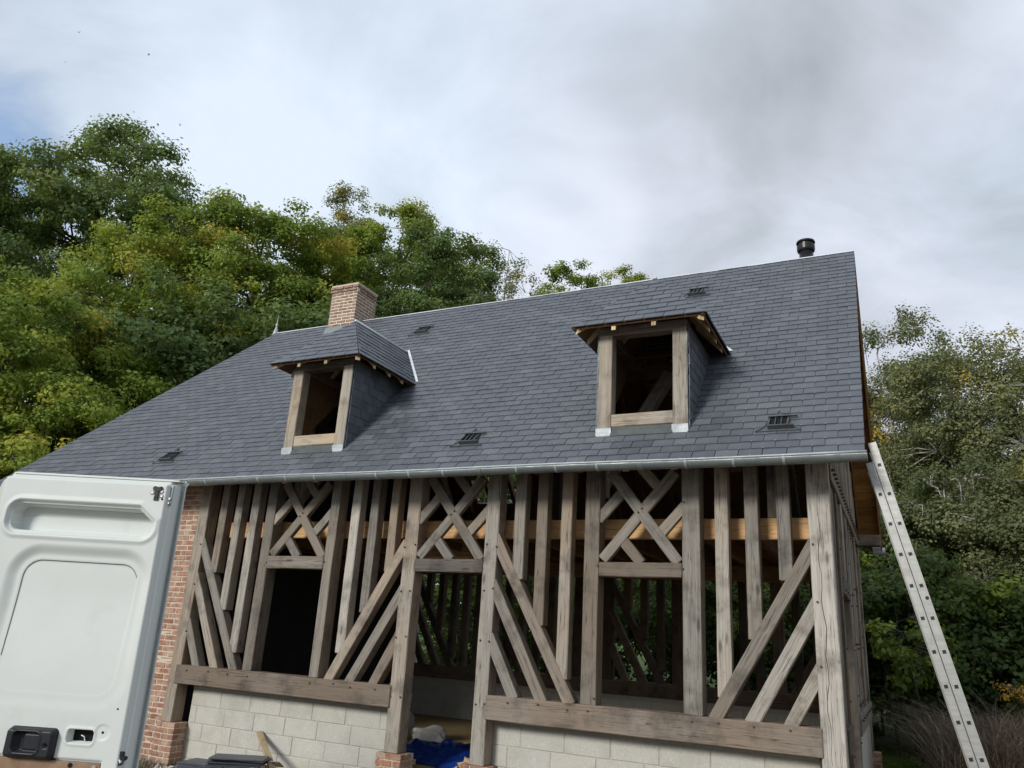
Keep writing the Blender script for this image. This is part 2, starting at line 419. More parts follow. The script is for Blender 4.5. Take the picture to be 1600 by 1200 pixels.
# ------------------------------------------------------------------ ground
def build_ground():
    n = 60; v = []; f = []
    xs = [-1500, -600, -250, -120, -70] + [-50 + 100 * i / 70 for i in range(71)] + [70, 120, 250, 600, 1500]
    for y in xs:
        for x in xs:
            h = 0.0
            r = math.hypot(x + 5, y - 2)
            if r < 60: h = .10 * (mnoise.noise((x * .25, y * .25, 1.3))) + .03 * mnoise.noise((x * 1.3, y * 1.3, 4.0))
            inhouse = max(0, 1 - max(0, abs(x + 6.2) - 6.6) / 1.5) * max(0, 1 - max(0, abs(y - 3) - 3.6) / 1.5)
            v.append((x, y, GZ + h * (1 - inhouse) * .8 - .06))
    m = len(xs)
    for i in range(m - 1):
        for j in range(m - 1): f.append((i * m + j, i * m + j + 1, (i + 1) * m + j + 1, (i + 1) * m + j))
    o = obj('ground', mesh('ground', v, f, 'earth'), None, None, True); tag(o, kind='structure')
build_ground()

# ------------------------------------------------------------------ the house
HOUSE = empty('timber_frame_house', (0, 0, 0), 0, 'half-timbered house under construction with grey oak frame and dark slate roof', 'house')
H = HOUSE
D_ = .17
def post(x0, x1, z0, z1, name='post', mat='oak', d=.19, yf=0.0):
    return fbeam(name, (x0 + x1) / 2, z0, (x0 + x1) / 2 + RNG.uniform(-.006, .006), z1, x1 - x0, d, mat, H, yf)
TOP = 3.46
pA = post(-8.334, -8.145, .29, TOP, 'corner_post')
pR = post(-.205, 0.0, .29, TOP, 'corner_post', 'oak_pale', d=.21)
pWL = post(-7.08, -6.925, 1.0, TOP); pWR = post(-6.0, -5.862, 1.0, TOP)
pDL = post(-4.815, -4.63, .30, TOP, 'door_post'); pDR = post(-3.72, -3.55, .30, TOP, 'door_post')
pW2 = post(-2.495, -2.325, 1.0, TOP); pD = post(-1.435, -1.247, 1.0, TOP)
# sills, lintels, plate
sL = fbeam('sill_beam', -8.205, .882, -4.79, .882, .236, .22, 'oak_dark', H, -.02)
sR = fbeam('sill_beam', -3.565, .880, -.19, .880, .244, .22, 'oak_dark', H, -.02)
l1 = fbeam('lintel', -6.925, 2.355, -6.0, 2.358, .16, .15, 'oak_dark', H, -.012)
l2 = fbeam('lintel', -4.63, 2.353, -3.72, 2.358, .155, .15, 'oak_dark', H, -.012)
l3 = fbeam('lintel', -2.325, 2.352, -1.435, 2.355, .148, .15, 'oak_dark', H, -.012)
fbeam('wall_plate', -12.3, 3.54, .0, 3.54, .16, .2, 'oak_dark', H, .0)
# studs (x centre, foot z, width)
for x, z0, w in [(-7.875, 2.20, .13), (-7.595, 1.72, .12), (-7.30, 1.20, .13), (-5.60, 1.30, .13), (-5.315, 1.78, .125), (-5.02, 2.27, .12),
                 (-3.29, 2.22, .135), (-3.015, 1.74, .125), (-2.72, 1.22, .13), (-1.04, 1.18, .135), (-.74, 1.72, .13), (-.435, 2.28, .125)]:
    fbeam('stud', x, z0, x + RNG.uniform(-.008, .008), TOP, w, .14, 'oak_pale' if x in (-5.60, -3.29) else 'oak', H, .012)
# braces
BR = [(-8.20, 2.66, -7.22, .97, .125), (-8.20, 2.18, -7.55, .96, .125), (-8.19, 1.57, -7.87, .96, .12),
      (-4.78, 2.63, -5.73, .97, .125), (-4.76, 2.10, -5.42, .97, .125), (-4.76, 1.57, -5.08, .97, .12),
      (-3.60, 2.70, -2.61, .98, .125), (-3.60, 2.19, -2.92, .97, .125), (-3.60, 1.62, -3.25, .98, .12),
      (-.15, 2.66, -1.145, .97, .125), (-.15, 2.11, -.81, .97, .125), (-.15, 1.53, -.47, .97, .12)]
for x0, z0, x1, z1, w in BR:
    b = fbeam('brace', x0, z0, x1, z1, w, .13, 'oak', H, .004)
# lattice above the openings: one long cross and four short pieces each
for xl, xr in ((-6.925, -6.0), (-4.63, -3.72), (-2.325, -1.435)):
    s = (xr - xl) / .9; X = lambda t: xl + t * s
    cr = fbeam('lattice_strut', X(.11), 3.40, X(.86), 2.43, .115, .07, 'oak', H, .000)
    fbeam('lattice_strut', X(.83), 3.38, X(.03), 2.45, .115, .07, 'oak', H, .010)
    fbeam('lattice_strut', X(-.03), 2.87, X(.30), 3.24, .11, .07, 'oak', H, .014)
    fbeam('lattice_strut', X(.25), 2.66, X(.46), 2.42, .11, .07, 'oak', H, .014)
    fbeam('lattice_strut', X(.66), 2.72, X(.93), 3.02, .11, .07, 'oak', H, .014)
    fbeam('lattice_strut', X(.44), 3.45, X(.66), 3.20, .11, .07, 'oak', H, .014)
    peg(cr, (X(.43), 0, 2.95)); peg(cr, (X(.47), 0, 2.99))
# wooden pegs where the members join
for p, xs, zs in ((pA, (-8.17,), (1.45, 2.05, 2.6, .92)), (pR, (-.17,), (2.62, 2.1, 1.55)), (pDL, (-4.79, -4.66), (2.58, 2.05, 1.52, .9)),
                  (pDR, (-3.57, -3.69), (2.6, 2.1, 1.55, .9)), (pW2, (-2.345,), (2.36, 1.06)), (pD, (-1.415,), (2.36, 3.02)),
                  (pWL, (-6.945,), (2.36,)), (pWR, (-5.98,), (2.36,))):
    for x in xs:
        for z in zs: peg(p, (x + RNG.uniform(-.012, .012), 0, z + RNG.uniform(-.03, .03)))
for s, xs in ((sL, (-8.0, -7.62, -7.28, -6.95, -5.95, -5.6, -5.35, -5.0)), (sR, (-3.3, -2.95, -2.62, -2.4, -1.35, -1.1, -.78, -.46))):
    for x in xs: peg(s, (x, -.02, .955 + RNG.uniform(-.02, .01)))
for x0, z0, x1, z1, w in BR:
    pass
for p, pts in ((pDL, []),): pass
# long drying check in the right corner post and iron ring bolt
mb = MB(); pts = [(-.118 + .012 * math.sin(i * 1.7) + .008 * math.sin(i * .6), -.002, 3.3 - i * .12) for i in range(25)]
for i in range(24):
    a = Vector(pts[i]); b = Vector(pts[i + 1]); w = .0022 * (1 - abs(i - 12) / 14) + .0005
    mb.add([a + Vector((-w, 0, 0)), a + Vector((w, 0, 0)), b + Vector((w, 0, 0)), b + Vector((-w, 0, 0))], [(0, 3, 2, 1)])
ck = mb.build('drying_crack', 'dark_gap', H)

# brick plinths and the brick wall left of the frame
BW, BH_, BD, J = .215, .060, .105, .011
BRICKS = [bevel_box_mesh('brick', BW, BD, BH_, .006, 'brick', .0025, 100 + i) for i in range(4)]
BRICKS_H = [bevel_box_mesh('brick', .105, BD, BH_, .006, 'brick', .0025, 110 + i) for i in range(3)]
def put_brick(name, me, parent, x, y, z, rz=0):
    o = bpy.data.objects.new(name, me); link(o); o.parent = parent
    o.matrix_basis = Matrix.Translation((x, y, z)) @ Matrix.Rotation(rz + RNG.uniform(-.012, .012), 4, 'Z'); return o
def plinth(x0, x1, y0, y1, z0, z1, name='brick_plinth'):
    core = MB(); core.box((x0 + .006, y0 + .006, z0), (x1 - .006, y1 - .006, z1 - .004)); c = core.build(name, 'mortar', H)
    rows = int(round((z1 - z0) / (BH_ + J)))
    for r in range(rows):
        z = z1 - (r + 1) * (BH_ + J) + J
        # front: stretcher + header, alternating; right side the same
        if r % 2 == 0:
            put_brick('brick', RNG.choice(BRICKS), c, x1 - BW / 2, y0 + BD / 2, z)
            if x1 - x0 - BW - J > .06: put_brick('brick', RNG.choice(BRICKS_H), c, x1 - BW - J - .0525, y0 + BD / 2, z)
            put_brick('brick', RNG.choice(BRICKS_H), c, x1 - BD / 2, y0 + BD + J + .0525, z, math.pi / 2)
        else:
            put_brick('brick', RNG.choice(BRICKS), c, x1 - BD / 2, y0 + BW / 2, z, math.pi / 2)
            put_brick('brick', RNG.choice(BRICKS), c, x1 - BD - J - BW / 2, y0 + BD / 2, z)
            put_brick('brick', RNG.choice(BRICKS_H), c, x1 - BD / 2, y0 + BW + J + .0525, z, math.pi / 2)
    return c
plinth(-8.36, -8.035, -.03, .25, GZ - .05, .29)
plinth(-4.85, -4.56, -.03, .25, GZ - .05, .30)
plinth(-3.79, -3.48, -.03, .25, GZ - .05, .30)
plinth(-.25, .04, -.04, .25, GZ - .05, .29)
plinth(-.22, .10, 5.72, 6.03, GZ - .05, .29)
def brick_wall():
    core = MB(); core.box((-12.3, .03, GZ - .1), (-8.34, .25, 3.62)); core.box((-12.3, .25, GZ - .1), (-12.05, 6.0, 3.62)); core.box((-12.05, 5.75, GZ - .1), (-8.25, 6.0, 3.62))
    c = core.build('brick_wall', 'mortar', H)
    st = MB(); rows = int(3.75 / (BH_ + J))
    for r in range(rows):
        z = GZ - .05 + r * (BH_ + J); off = 0 if r % 2 == 0 else (BW + J) / 2
        x = -8.35 - BW / 2 + (BW + J) / 2 - off
        k = 0
        while x > -12.2:
            if x > -9.25:
                if x + BW / 2 > -8.33: put_brick('brick', RNG.choice(BRICKS_H), c, -8.345 - .0525, .025 + BD / 2 + RNG.uniform(-.004, .004), z)
                else: put_brick('brick', RNG.choice(BRICKS), c, x, .025 + BD / 2 + RNG.uniform(-.004, .004), z)
            else:
                st.box((x - BW / 2, .022, z), (x + BW / 2, .06, z + BH_))
            x -= BW + J; k += 1
    o = st.build('far_bricks', 'brick', c); o['kind'] = 'stuff'
brick_wall()

# concrete block foundation, set back behind the frame
BLK = [bevel_box_mesh('concrete_block', .49, .2, .202, .005, 'concrete_block', .0015, 200 + i) for i in range(4)]
def block_wall(x0, x1, y, offs, name='foundation_wall', back=.2, tops=None):
    core = MB(); core.box((x0, y + .006, GZ - .2), (x1, y + back, .765)); c = core.build(name, 'mortar_grey', H)
    z = .704 - .202; r = 0
    while z > GZ - .2:
        x = x0 + offs[r % len(offs)] - .5
        while x < x1:
            a = max(x, x0); b = min(x + .5, x1)
            if b - a > .06:
                w = b - a - .008
                me = RNG.choice(BLK) if abs(w - .492) < .003 else bevel_box_mesh('concrete_block', w, .2, .202, .005, 'concrete_block', .0015, RNG.randint(0, 9999))
                o = bpy.data.objects.new('concrete_block', me); link(o); o.parent = c
                o.matrix_basis = Matrix.Translation(((a + b) / 2, y + .1 + RNG.uniform(-.003, .002), z))
            x += .5
        z -= .21; r += 1
    top = MB(); top.box((x0, y - .004, .708), (x1, y + back - .002, .762)); top.build('levelling_course', 'mortar_grey', c)
    return c
block_wall(-8.04, -4.83, .19, (.02, .12, .27, .07))
block_wall(-3.55, -.24, .19, (.33, .18, .40, .25))
block_wall(-8.2, -.2, 5.72, (.33, .08))

# gable on the right (X = 0 plane), seen edge-on
def gbeam(name, y0, z0, y1, z1, w, d, mat='oak', xf=0.0):
    ax = Vector((0, y1 - y0, z1 - z0)).normalized(); side = Vector((0, ax.z, -ax.y))
    return beam(name, (xf - d / 2, y0, z0), (xf - d / 2, y1, z1), w, d, mat, H, side)
ROT_G = Matrix.Rotation(math.pi / 2, 4, 'Z')
S_SL = (7.13 - 3.40) / 3.42
roofz = lambda y: (3.40 + S_SL * (y + .42)) if y <= 3 else (7.13 - S_SL * (y - 3))
pG = gbeam('corner_post', 5.89, .29, 5.89, 3.46, .2, .2)
gd1 = gbeam('door_post', 1.02, .3, 1.02, 3.30, .17, .18); gd2 = gbeam('door_post', 2.42, .3, 2.42, 3.30, .17, .18)
gl = gbeam('lintel', 1.10, 2.34, 2.34, 2.34, .18, .17, 'oak_dark', .012)
tie = gbeam('tie_beam', .21, 3.39, 5.79, 3.39, .18, .2, 'oak_dark', .015)
gs = gbeam('sill_beam', 2.50, .88, 5.80, .88, .24, .22, 'oak_dark', .02)
gs2 = gbeam('sill_beam', .21, .88, .94, .88, .24, .22, 'oak_dark', .02)
for y in (.42, .68, 1.42, 1.72, 2.02):
    gbeam('stud', y, 1.0 if y < .9 else 2.43, y, 3.30, .11, .15, 'oak', RNG.uniform(-.03, .012))
for y in (2.75, 3.05, 3.35, 3.65, 3.95, 4.25, 4.55, 4.85, 5.15, 5.45, 5.65):
    xo = RNG.uniform(-.035, .014); s_ = gbeam('stud', y, 1.0, y, 3.30, .10, .15, 'oak', xo)
    for z in (1.08, 3.2, RNG.uniform(1.6, 2.6)): peg(s_, (xo, y, z), ROT_G).scale = (1.3, 1.9, 1.3)
for y in [.45 + .32 * i for i in range(17)]:
    gbeam('gable_stud', y, 3.48, y, roofz(y) - .25, .11, .14, 'oak', -.004)
for y in [.3 + .22 * i for i in range(25)]: peg(tie, (.015, y, 3.40), ROT_G).scale = (1.5, 2.2, 1.5)
for z in (.7, 1.2, 1.7, 2.2, 2.7): peg(gd1, (0, .98, z), ROT_G); peg(gd2, (0, 2.45, z), ROT_G)
for y in (1.3, 1.7, 2.1): peg(gl, (.012, y, 2.30), ROT_G)
for y in (2.6, 3.1, 3.6, 4.1, 4.6, 5.1, 5.6): peg(gs, (.02, y, .93), ROT_G).scale = (1.4, 2.0, 1.4)
block_g = MB(); block_g.box((-.2, 2.5, GZ - .1), (-.02, 5.72, .765)); block_g.build('foundation_wall', 'mortar_grey', H)

# back wall: posts, studs and braces that stand dark against the greenery
YB = 5.80
def bbeam(name, x0, z0, x1, z1, w, d=.15, mat='oak_shaded', y=YB):
    ax = Vector((x1 - x0, 0, z1 - z0)).normalized()
    return beam(name, (x0, y + d / 2, z0), (x1, y + d / 2, z1), w, d, mat, H, Vector((ax.z, 0, -ax.x)))
for x in (-8.35, -6.6, -4.75, -4.2, -2.9, -1.3): bbeam('post', x, .3, x, 3.46, .18, .19, 'oak_shaded')
bbeam('sill_beam', -8.3, .88, -.2, .88, .24, .2, 'oak_shaded')
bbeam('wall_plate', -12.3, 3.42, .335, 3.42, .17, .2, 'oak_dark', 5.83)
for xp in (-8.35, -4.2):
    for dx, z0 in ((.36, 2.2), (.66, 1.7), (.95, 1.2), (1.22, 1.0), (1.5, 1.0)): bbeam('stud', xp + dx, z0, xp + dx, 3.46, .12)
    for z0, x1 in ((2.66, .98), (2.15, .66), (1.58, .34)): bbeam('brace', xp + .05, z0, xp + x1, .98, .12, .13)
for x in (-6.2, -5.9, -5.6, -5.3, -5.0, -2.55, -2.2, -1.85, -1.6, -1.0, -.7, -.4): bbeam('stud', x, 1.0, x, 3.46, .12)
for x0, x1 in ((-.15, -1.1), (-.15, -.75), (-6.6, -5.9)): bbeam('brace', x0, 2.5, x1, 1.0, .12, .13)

# inside: partition, floor, joists, boards
mb = MB(); mb.prism([(-8.30, .26, GZ), (-8.30, 5.74, GZ), (-8.30, 5.74, roofz(5.74) - .2), (-8.30, 3.0, 6.9), (-8.30, .26, roofz(.26) - .2)], (.08, 0, 0)); mb.build('partition_wall', 'room_shade_black', H)
mb = MB(); mb.box((-8.22, .40, GZ - .1), (-.22, 5.72, .10)); mb.box((-4.56, .16, GZ - .1), (-3.79, .40, .10)); mb.build('earth_floor', 'sand', H)
fbeam('rim_beam', -8.2, 2.81, -.21, 2.81, .215, .075, 'pine_new', H, .27, .001)
x = -8.0
while x < -.3:
    beam('joist', (x, .35, 2.79), (x, 5.75, 2.79), .07, .2, 'pine_brown', H, (1, 0, 0), .001); x += .52
y = .36
while y < 5.6:
    beam('floor_board', (-8.2, y + .1, 2.925), (-.21, y + .1, 2.925), .19, .024, 'pine_brown', H, (0, 1, 0), .001, .002); y += .198
beam('girder', (-8.2, 2.95, 2.60), (-.2, 2.95, 2.60), .2, .16, 'pine_brown', H, (0, 0, 1))
for x in (-3.4,): beam('inner_post', (x, 2.95, .1), (x, 2.95, 2.5), .16, .16, 'oak_shaded', H, (1, 0, 0))

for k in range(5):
    beam('lit_patch_board', (-5.75 + .07 * (k % 2), 1.46 + .012 * k, 2.53 + k * .062), (-4.25 - .05 * (k % 3), 1.46 + .012 * k, 2.53 + k * .062), .056, .05, 'pine_new', H, (0, 0, 1), .001, .004)  # pale boards added to stand in for a lit patch of ceiling
beam('patch_block', (-5.05, 1.43, 2.70), (-5.05, 1.43, 2.90), .09, .05, 'soffit', H, (1, 0, 0), 0, .003)  # brown block added in front of the pale stand-in boards

# ------------------------------------------------------------------ roof
TH = math.atan(S_SL); CT, ST = math.cos(TH), math.sin(TH)
RO = Vector((0, -.42, 3.40)); RU = Vector((1, 0, 0)); RV = Vector((0, CT, ST)); RN = Vector((0, -ST, CT))
LS = 3.42 / CT; XR = .355; HIP0, HIP1 = -12.70, -10.41
rp = lambda u, v, n=0.0: RO + RU * u + RV * v + RN * n
vy = lambda y: (y + .42) / CT
DC = (-6.365, -1.85); DHW = .51; DEW = .76; DYF = -.09
def hip_u(v): return HIP0 + (HIP1 - HIP0) * v / LS
# deck boards carry the slates (strips around the dormer openings)
def slab(name, quads, n0, n1, mat, parent):
    mb = MB()
    for q in quads: mb.prism([rp(u, v, n0) for u, v in q], RN * (n1 - n0))
    return mb.build(name, mat, parent)
va, vb = vy(-.07), vy(1.22)
R0, R1 = DC[0] - .5, DC[0] + .5; R2, R3 = DC[1] - .5, DC[1] + .5
ROOF = slab('roof', [[(hip_u(0), 0), (R0, 0), (R0, LS), (hip_u(LS), LS)], [(R0, 0), (R1, 0), (R1, va), (R0, va)], [(R0, vb), (R1, vb), (R1, LS), (R0, LS)],
             [(R1, 0), (R2, 0), (R2, LS), (R1, LS)], [(R2, 0), (R3, 0), (R3, va), (R2, va)], [(R2, vb), (R3, vb), (R3, LS), (R2, LS)], [(R3, 0), (XR - .02, 0), (XR - .02, LS), (R3, LS)]],
            -.045, -.020, 'pine_brown', H)
# rear slope (with the unfinished opening near its eave) and hip end
qv = Vector((0, CT, -ST)); qn = Vector((0, ST, CT)); QO = Vector((0, 3.0, 7.13))
def rear(u, v, n=0.0): return QO + RU * u + qv * v + qn * n
mb = MB(); ha, hb = 2.05 / CT, 2.75 / CT
for q in ([(-10.41, 0), (-6.95, 0), (-6.95, LS), (-12.7, LS)], [(-6.95, 0), (-5.85, 0), (-5.85, ha), (-6.95, ha)], [(-6.95, hb), (-5.85, hb), (-5.85, LS), (-6.95, LS)], [(-5.85, 0), (-.01, 0), (-.01, LS), (-5.85, LS)]):
    mb.prism([rear(u, v, -.045) for u, v in q], qn * .03)
mb.build('rear_deck', 'pine_brown', H)
mb = MB()
for q in ([(-10.41, 0), (-6.95, 0), (-6.95, LS), (-12.7, LS)], [(-6.95, 0), (-5.85, 0), (-5.85, ha), (-6.95, ha)], [(-6.95, hb), (-5.85, hb), (-5.85, LS), (-6.95, LS)], [(-5.85, 0), (XR, 0), (XR, LS), (-5.85, LS)]):
    mb.prism([rear(u, v, -.012) for u, v in q], qn * .02)
mb.build('rear_slating', 'slate', H)
mb = MB(); mb.prism([(-12.7, -.42, 3.38), (-10.41, 3, 7.11), (-12.7, 6.42, 3.38)], (-.012, 0, .012)); mb.build('hip_end_slating', 'slate', H)
# soffit of the gable overhang: boards between barge boards
v = .06
while v < LS - .1:
    w = .145
    beam('soffit_board', rear(.005, v + w / 2, -.052), rear(.325, v + w / 2, -.052), w - .006, .014, 'soffit', H, qv, .0, .002)
    beam('soffit_board', rp(.005, v + w / 2, -.052), rp(.325, v + w / 2, -.052), w - .006, .014, 'soffit', H, RV, .0, .002)
    v += w
beam('barge_board', rear(XR - .022, .02, -.10), rear(XR - .022, LS - .02, -.10), .024, .15, 'soffit', H, (1, 0, 0), .0, .003)
beam('barge_board', rp(XR - .022, LS - .02, -.10), rp(XR - .022, .10, -.10), .024, .15, 'soffit', H, (1, 0, 0), .0, .003)
beam('barge_board', rear(.02, .3, -.075), rear(.02, LS - .02, -.075), .03, .08, 'soffit', H, (1, 0, 0), .0, .003)
# rafters
x = -10.2
while x < -.1:
    inside = any(abs(x - c) < .47 for c in DC)
    if inside:
        beam('rafter', rp(x, .06, -.105), rp(x, va - .02, -.105), .07, .11, 'pine_new', H, (1, 0, 0), 0, .003)
        beam('rafter', rp(x, vb, -.105), rp(x, LS - .02, -.105), .07, .11, 'pine_brown', H, (1, 0, 0), 0, .003)
    else:
        beam('rafter', rp(x, .06, -.105), rp(x, LS - .02, -.105), .07, .11, 'pine_brown', H, (1, 0, 0), 0, .003)
    beam('rafter', rear(x, .1, -.105), rear(x, LS - .1, -.105), .07, .11, 'pine_brown', H, (1, 0, 0), 0, .003)
    x += .515
for yy in (1.35, 4.65): beam('purlin', (-11, yy, roofz(yy) - .36), (-.1, yy, roofz(yy) - .36), .18, .2, 'oak_shaded', H, (0, 1, 0))
beam('ridge_beam', (-10.4, 3, 6.78), (-.1, 3, 6.78), .12, .2, 'oak_shaded', H, (0, 1, 0))
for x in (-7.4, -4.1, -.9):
    beam('truss_post', (x, 3, 2.95), (x, 3, 6.7), .16, .16, 'oak_shaded', H, (1, 0, 0))
    beam('truss_rafter', (x, .15, 3.45), (x, 2.95, 6.6), .15, .18, 'oak_shaded', H, (1, 0, 0)); beam('truss_rafter', (x, 5.85, 3.45), (x, 3.05, 6.6), .15, .18, 'oak_shaded', H, (1, 0, 0))
    beam('collar_tie', (x, .9, 4.5), (x, 5.1, 4.5), .14, .16, 'oak_shaded', H, (1, 0, 0))
    beam('wind_brace', (x, 3, 5.0), (x + 1.2, 3, 6.6), .12, .12, 'oak_shaded', H, (0, 1, 0)); beam('wind_brace', (x, 3, 5.0), (x - 1.2, 3, 6.6), .12, .12, 'oak_shaded', H, (0, 1, 0))
for c in DC:
    beam('attic_brace', (c - .75, .55, 3.2), (c + .1, 1.5, 5.3), .15, .15, 'oak_dormer', H, (0, 1, 0)); beam('attic_brace', (c - .62, .5, 3.2), (c - .62, .5, 4.6), .12, .12, 'oak_dormer', H, (1, 0, 0))
    beam('attic_brace', (c + .6, 2.2, 4.4), (c - .7, 1.3, 5.1), .12, .12, 'oak_dark', H, (0, 0, 1))

# --- slates: every slate is its own piece; nearest 300 as objects, the others joined
SLW, EXPO, SLL, STH = .2260, .1233, .25, .012
def clip(poly, a, b):
    """keep the side left of the line a->b"""
    out = []; n = len(poly)
    d = lambda p: (b[0] - a[0]) * (p[1] - a[1]) - (b[1] - a[1]) * (p[0] - a[0])
    for i in range(n):
        p, q = poly[i], poly[(i + 1) % n]; dp, dq = d(p), d(q)
        if dp >= 0: out.append(p)
        if dp * dq < 0: t = dp / (dp - dq); out.append((p[0] + (q[0] - p[0]) * t, p[1] + (q[1] - p[1]) * t))
    return out
ALL_SLATES = []      # (distance, parent, top points, bottom points)
HOOKS = MB()
def slate_field(parent, O, U, V, hull, u0, u1, v0, rows, expo=EXPO, w=SLW, zones=(), hooks=True, seed=0, lift=.016):
    r = random.Random(seed); Nn = U.cross(V).normalized()
    for i in range(rows):
        vb_ = v0 + i * expo; off = (i % 2) * w / 2
        u = u1 + off
        wob = r.uniform(-.003, .003)
        while u > u0 - w:
            a, b = u - w + .0034, u - .0034
            dv = wob + r.uniform(-.0025, .0025)
            poly = [(a, vb_ + dv), (b, vb_ + dv + r.uniform(-.002, .002)), (b, vb_ + SLL), (a, vb_ + SLL)]
            u -= w
            for k in range(len(hull)):
                poly = clip(poly, hull[k], hull[(k + 1) % len(hull)])
                if len(poly) < 3: break
            if len(poly) < 3: continue
            for (za, zb, zv0, zv1) in zones:
                if vb_ > zv0 and vb_ < zv1 and b > za and a < zb:
                    if a >= za and b <= zb: poly = []
                    elif a < za: poly = clip(poly, (za, 1), (za, -1)) if False else clip(poly, (za, -10), (za, 10))
                    else: poly = clip(poly, (zb, 10), (zb, -10))
                    break
            if len(poly) < 3: continue
            area = abs(sum(p[0] * q[1] - q[0] * p[1] for p, q in zip(poly, poly[1:] + poly[:1]))) / 2
            if area < .0006: continue
            lf = lift + r.uniform(-.0015, .003); tw = r.uniform(-.0015, .0015)
            top = []
            for (pu, pv) in poly:
                h = lf * (1 - (pv - vb_) / SLL) + STH + tw * (pu - a) / w
                top.append(O + U * pu + V * pv + Nn * h)
            cen = sum(top, Vector()) / len(top)
            ALL_SLATES.append(((cen - CP).length, parent, top, [p - Nn * STH for p in top]))
            if hooks and area > .03 and i < 16:
                q = O + U * ((a + b) / 2) + V * (vb_ + dv - .001) + Nn * (lf + STH - .002)
                HOOKS.prism([q - U * .0035 - V * .004, q + U * .0035 - V * .004, q + U * .0035 + V * .012, q - U * .0035 + V * .012], Nn * .005)
hull_main = [(HIP0, 0 - .01), (XR, -.01), (XR, LS + .01), (HIP1, LS + .01)]
# clip keeps the left side of each edge (counter-clockwise hull)
zones = [(c - DHW, c + DHW, vy(-.16), vy(1.24)) for c in DC]
VENTS = [(-.426, -.135), (-3.985, -.108), (-9.073, -.113), (-6.475, 2.33), (-1.796, 2.39)]
slate_field(ROOF, RO, RU, RV, hull_main, HIP0 - .1, XR, -.012, 42, zones=zones, seed=3)

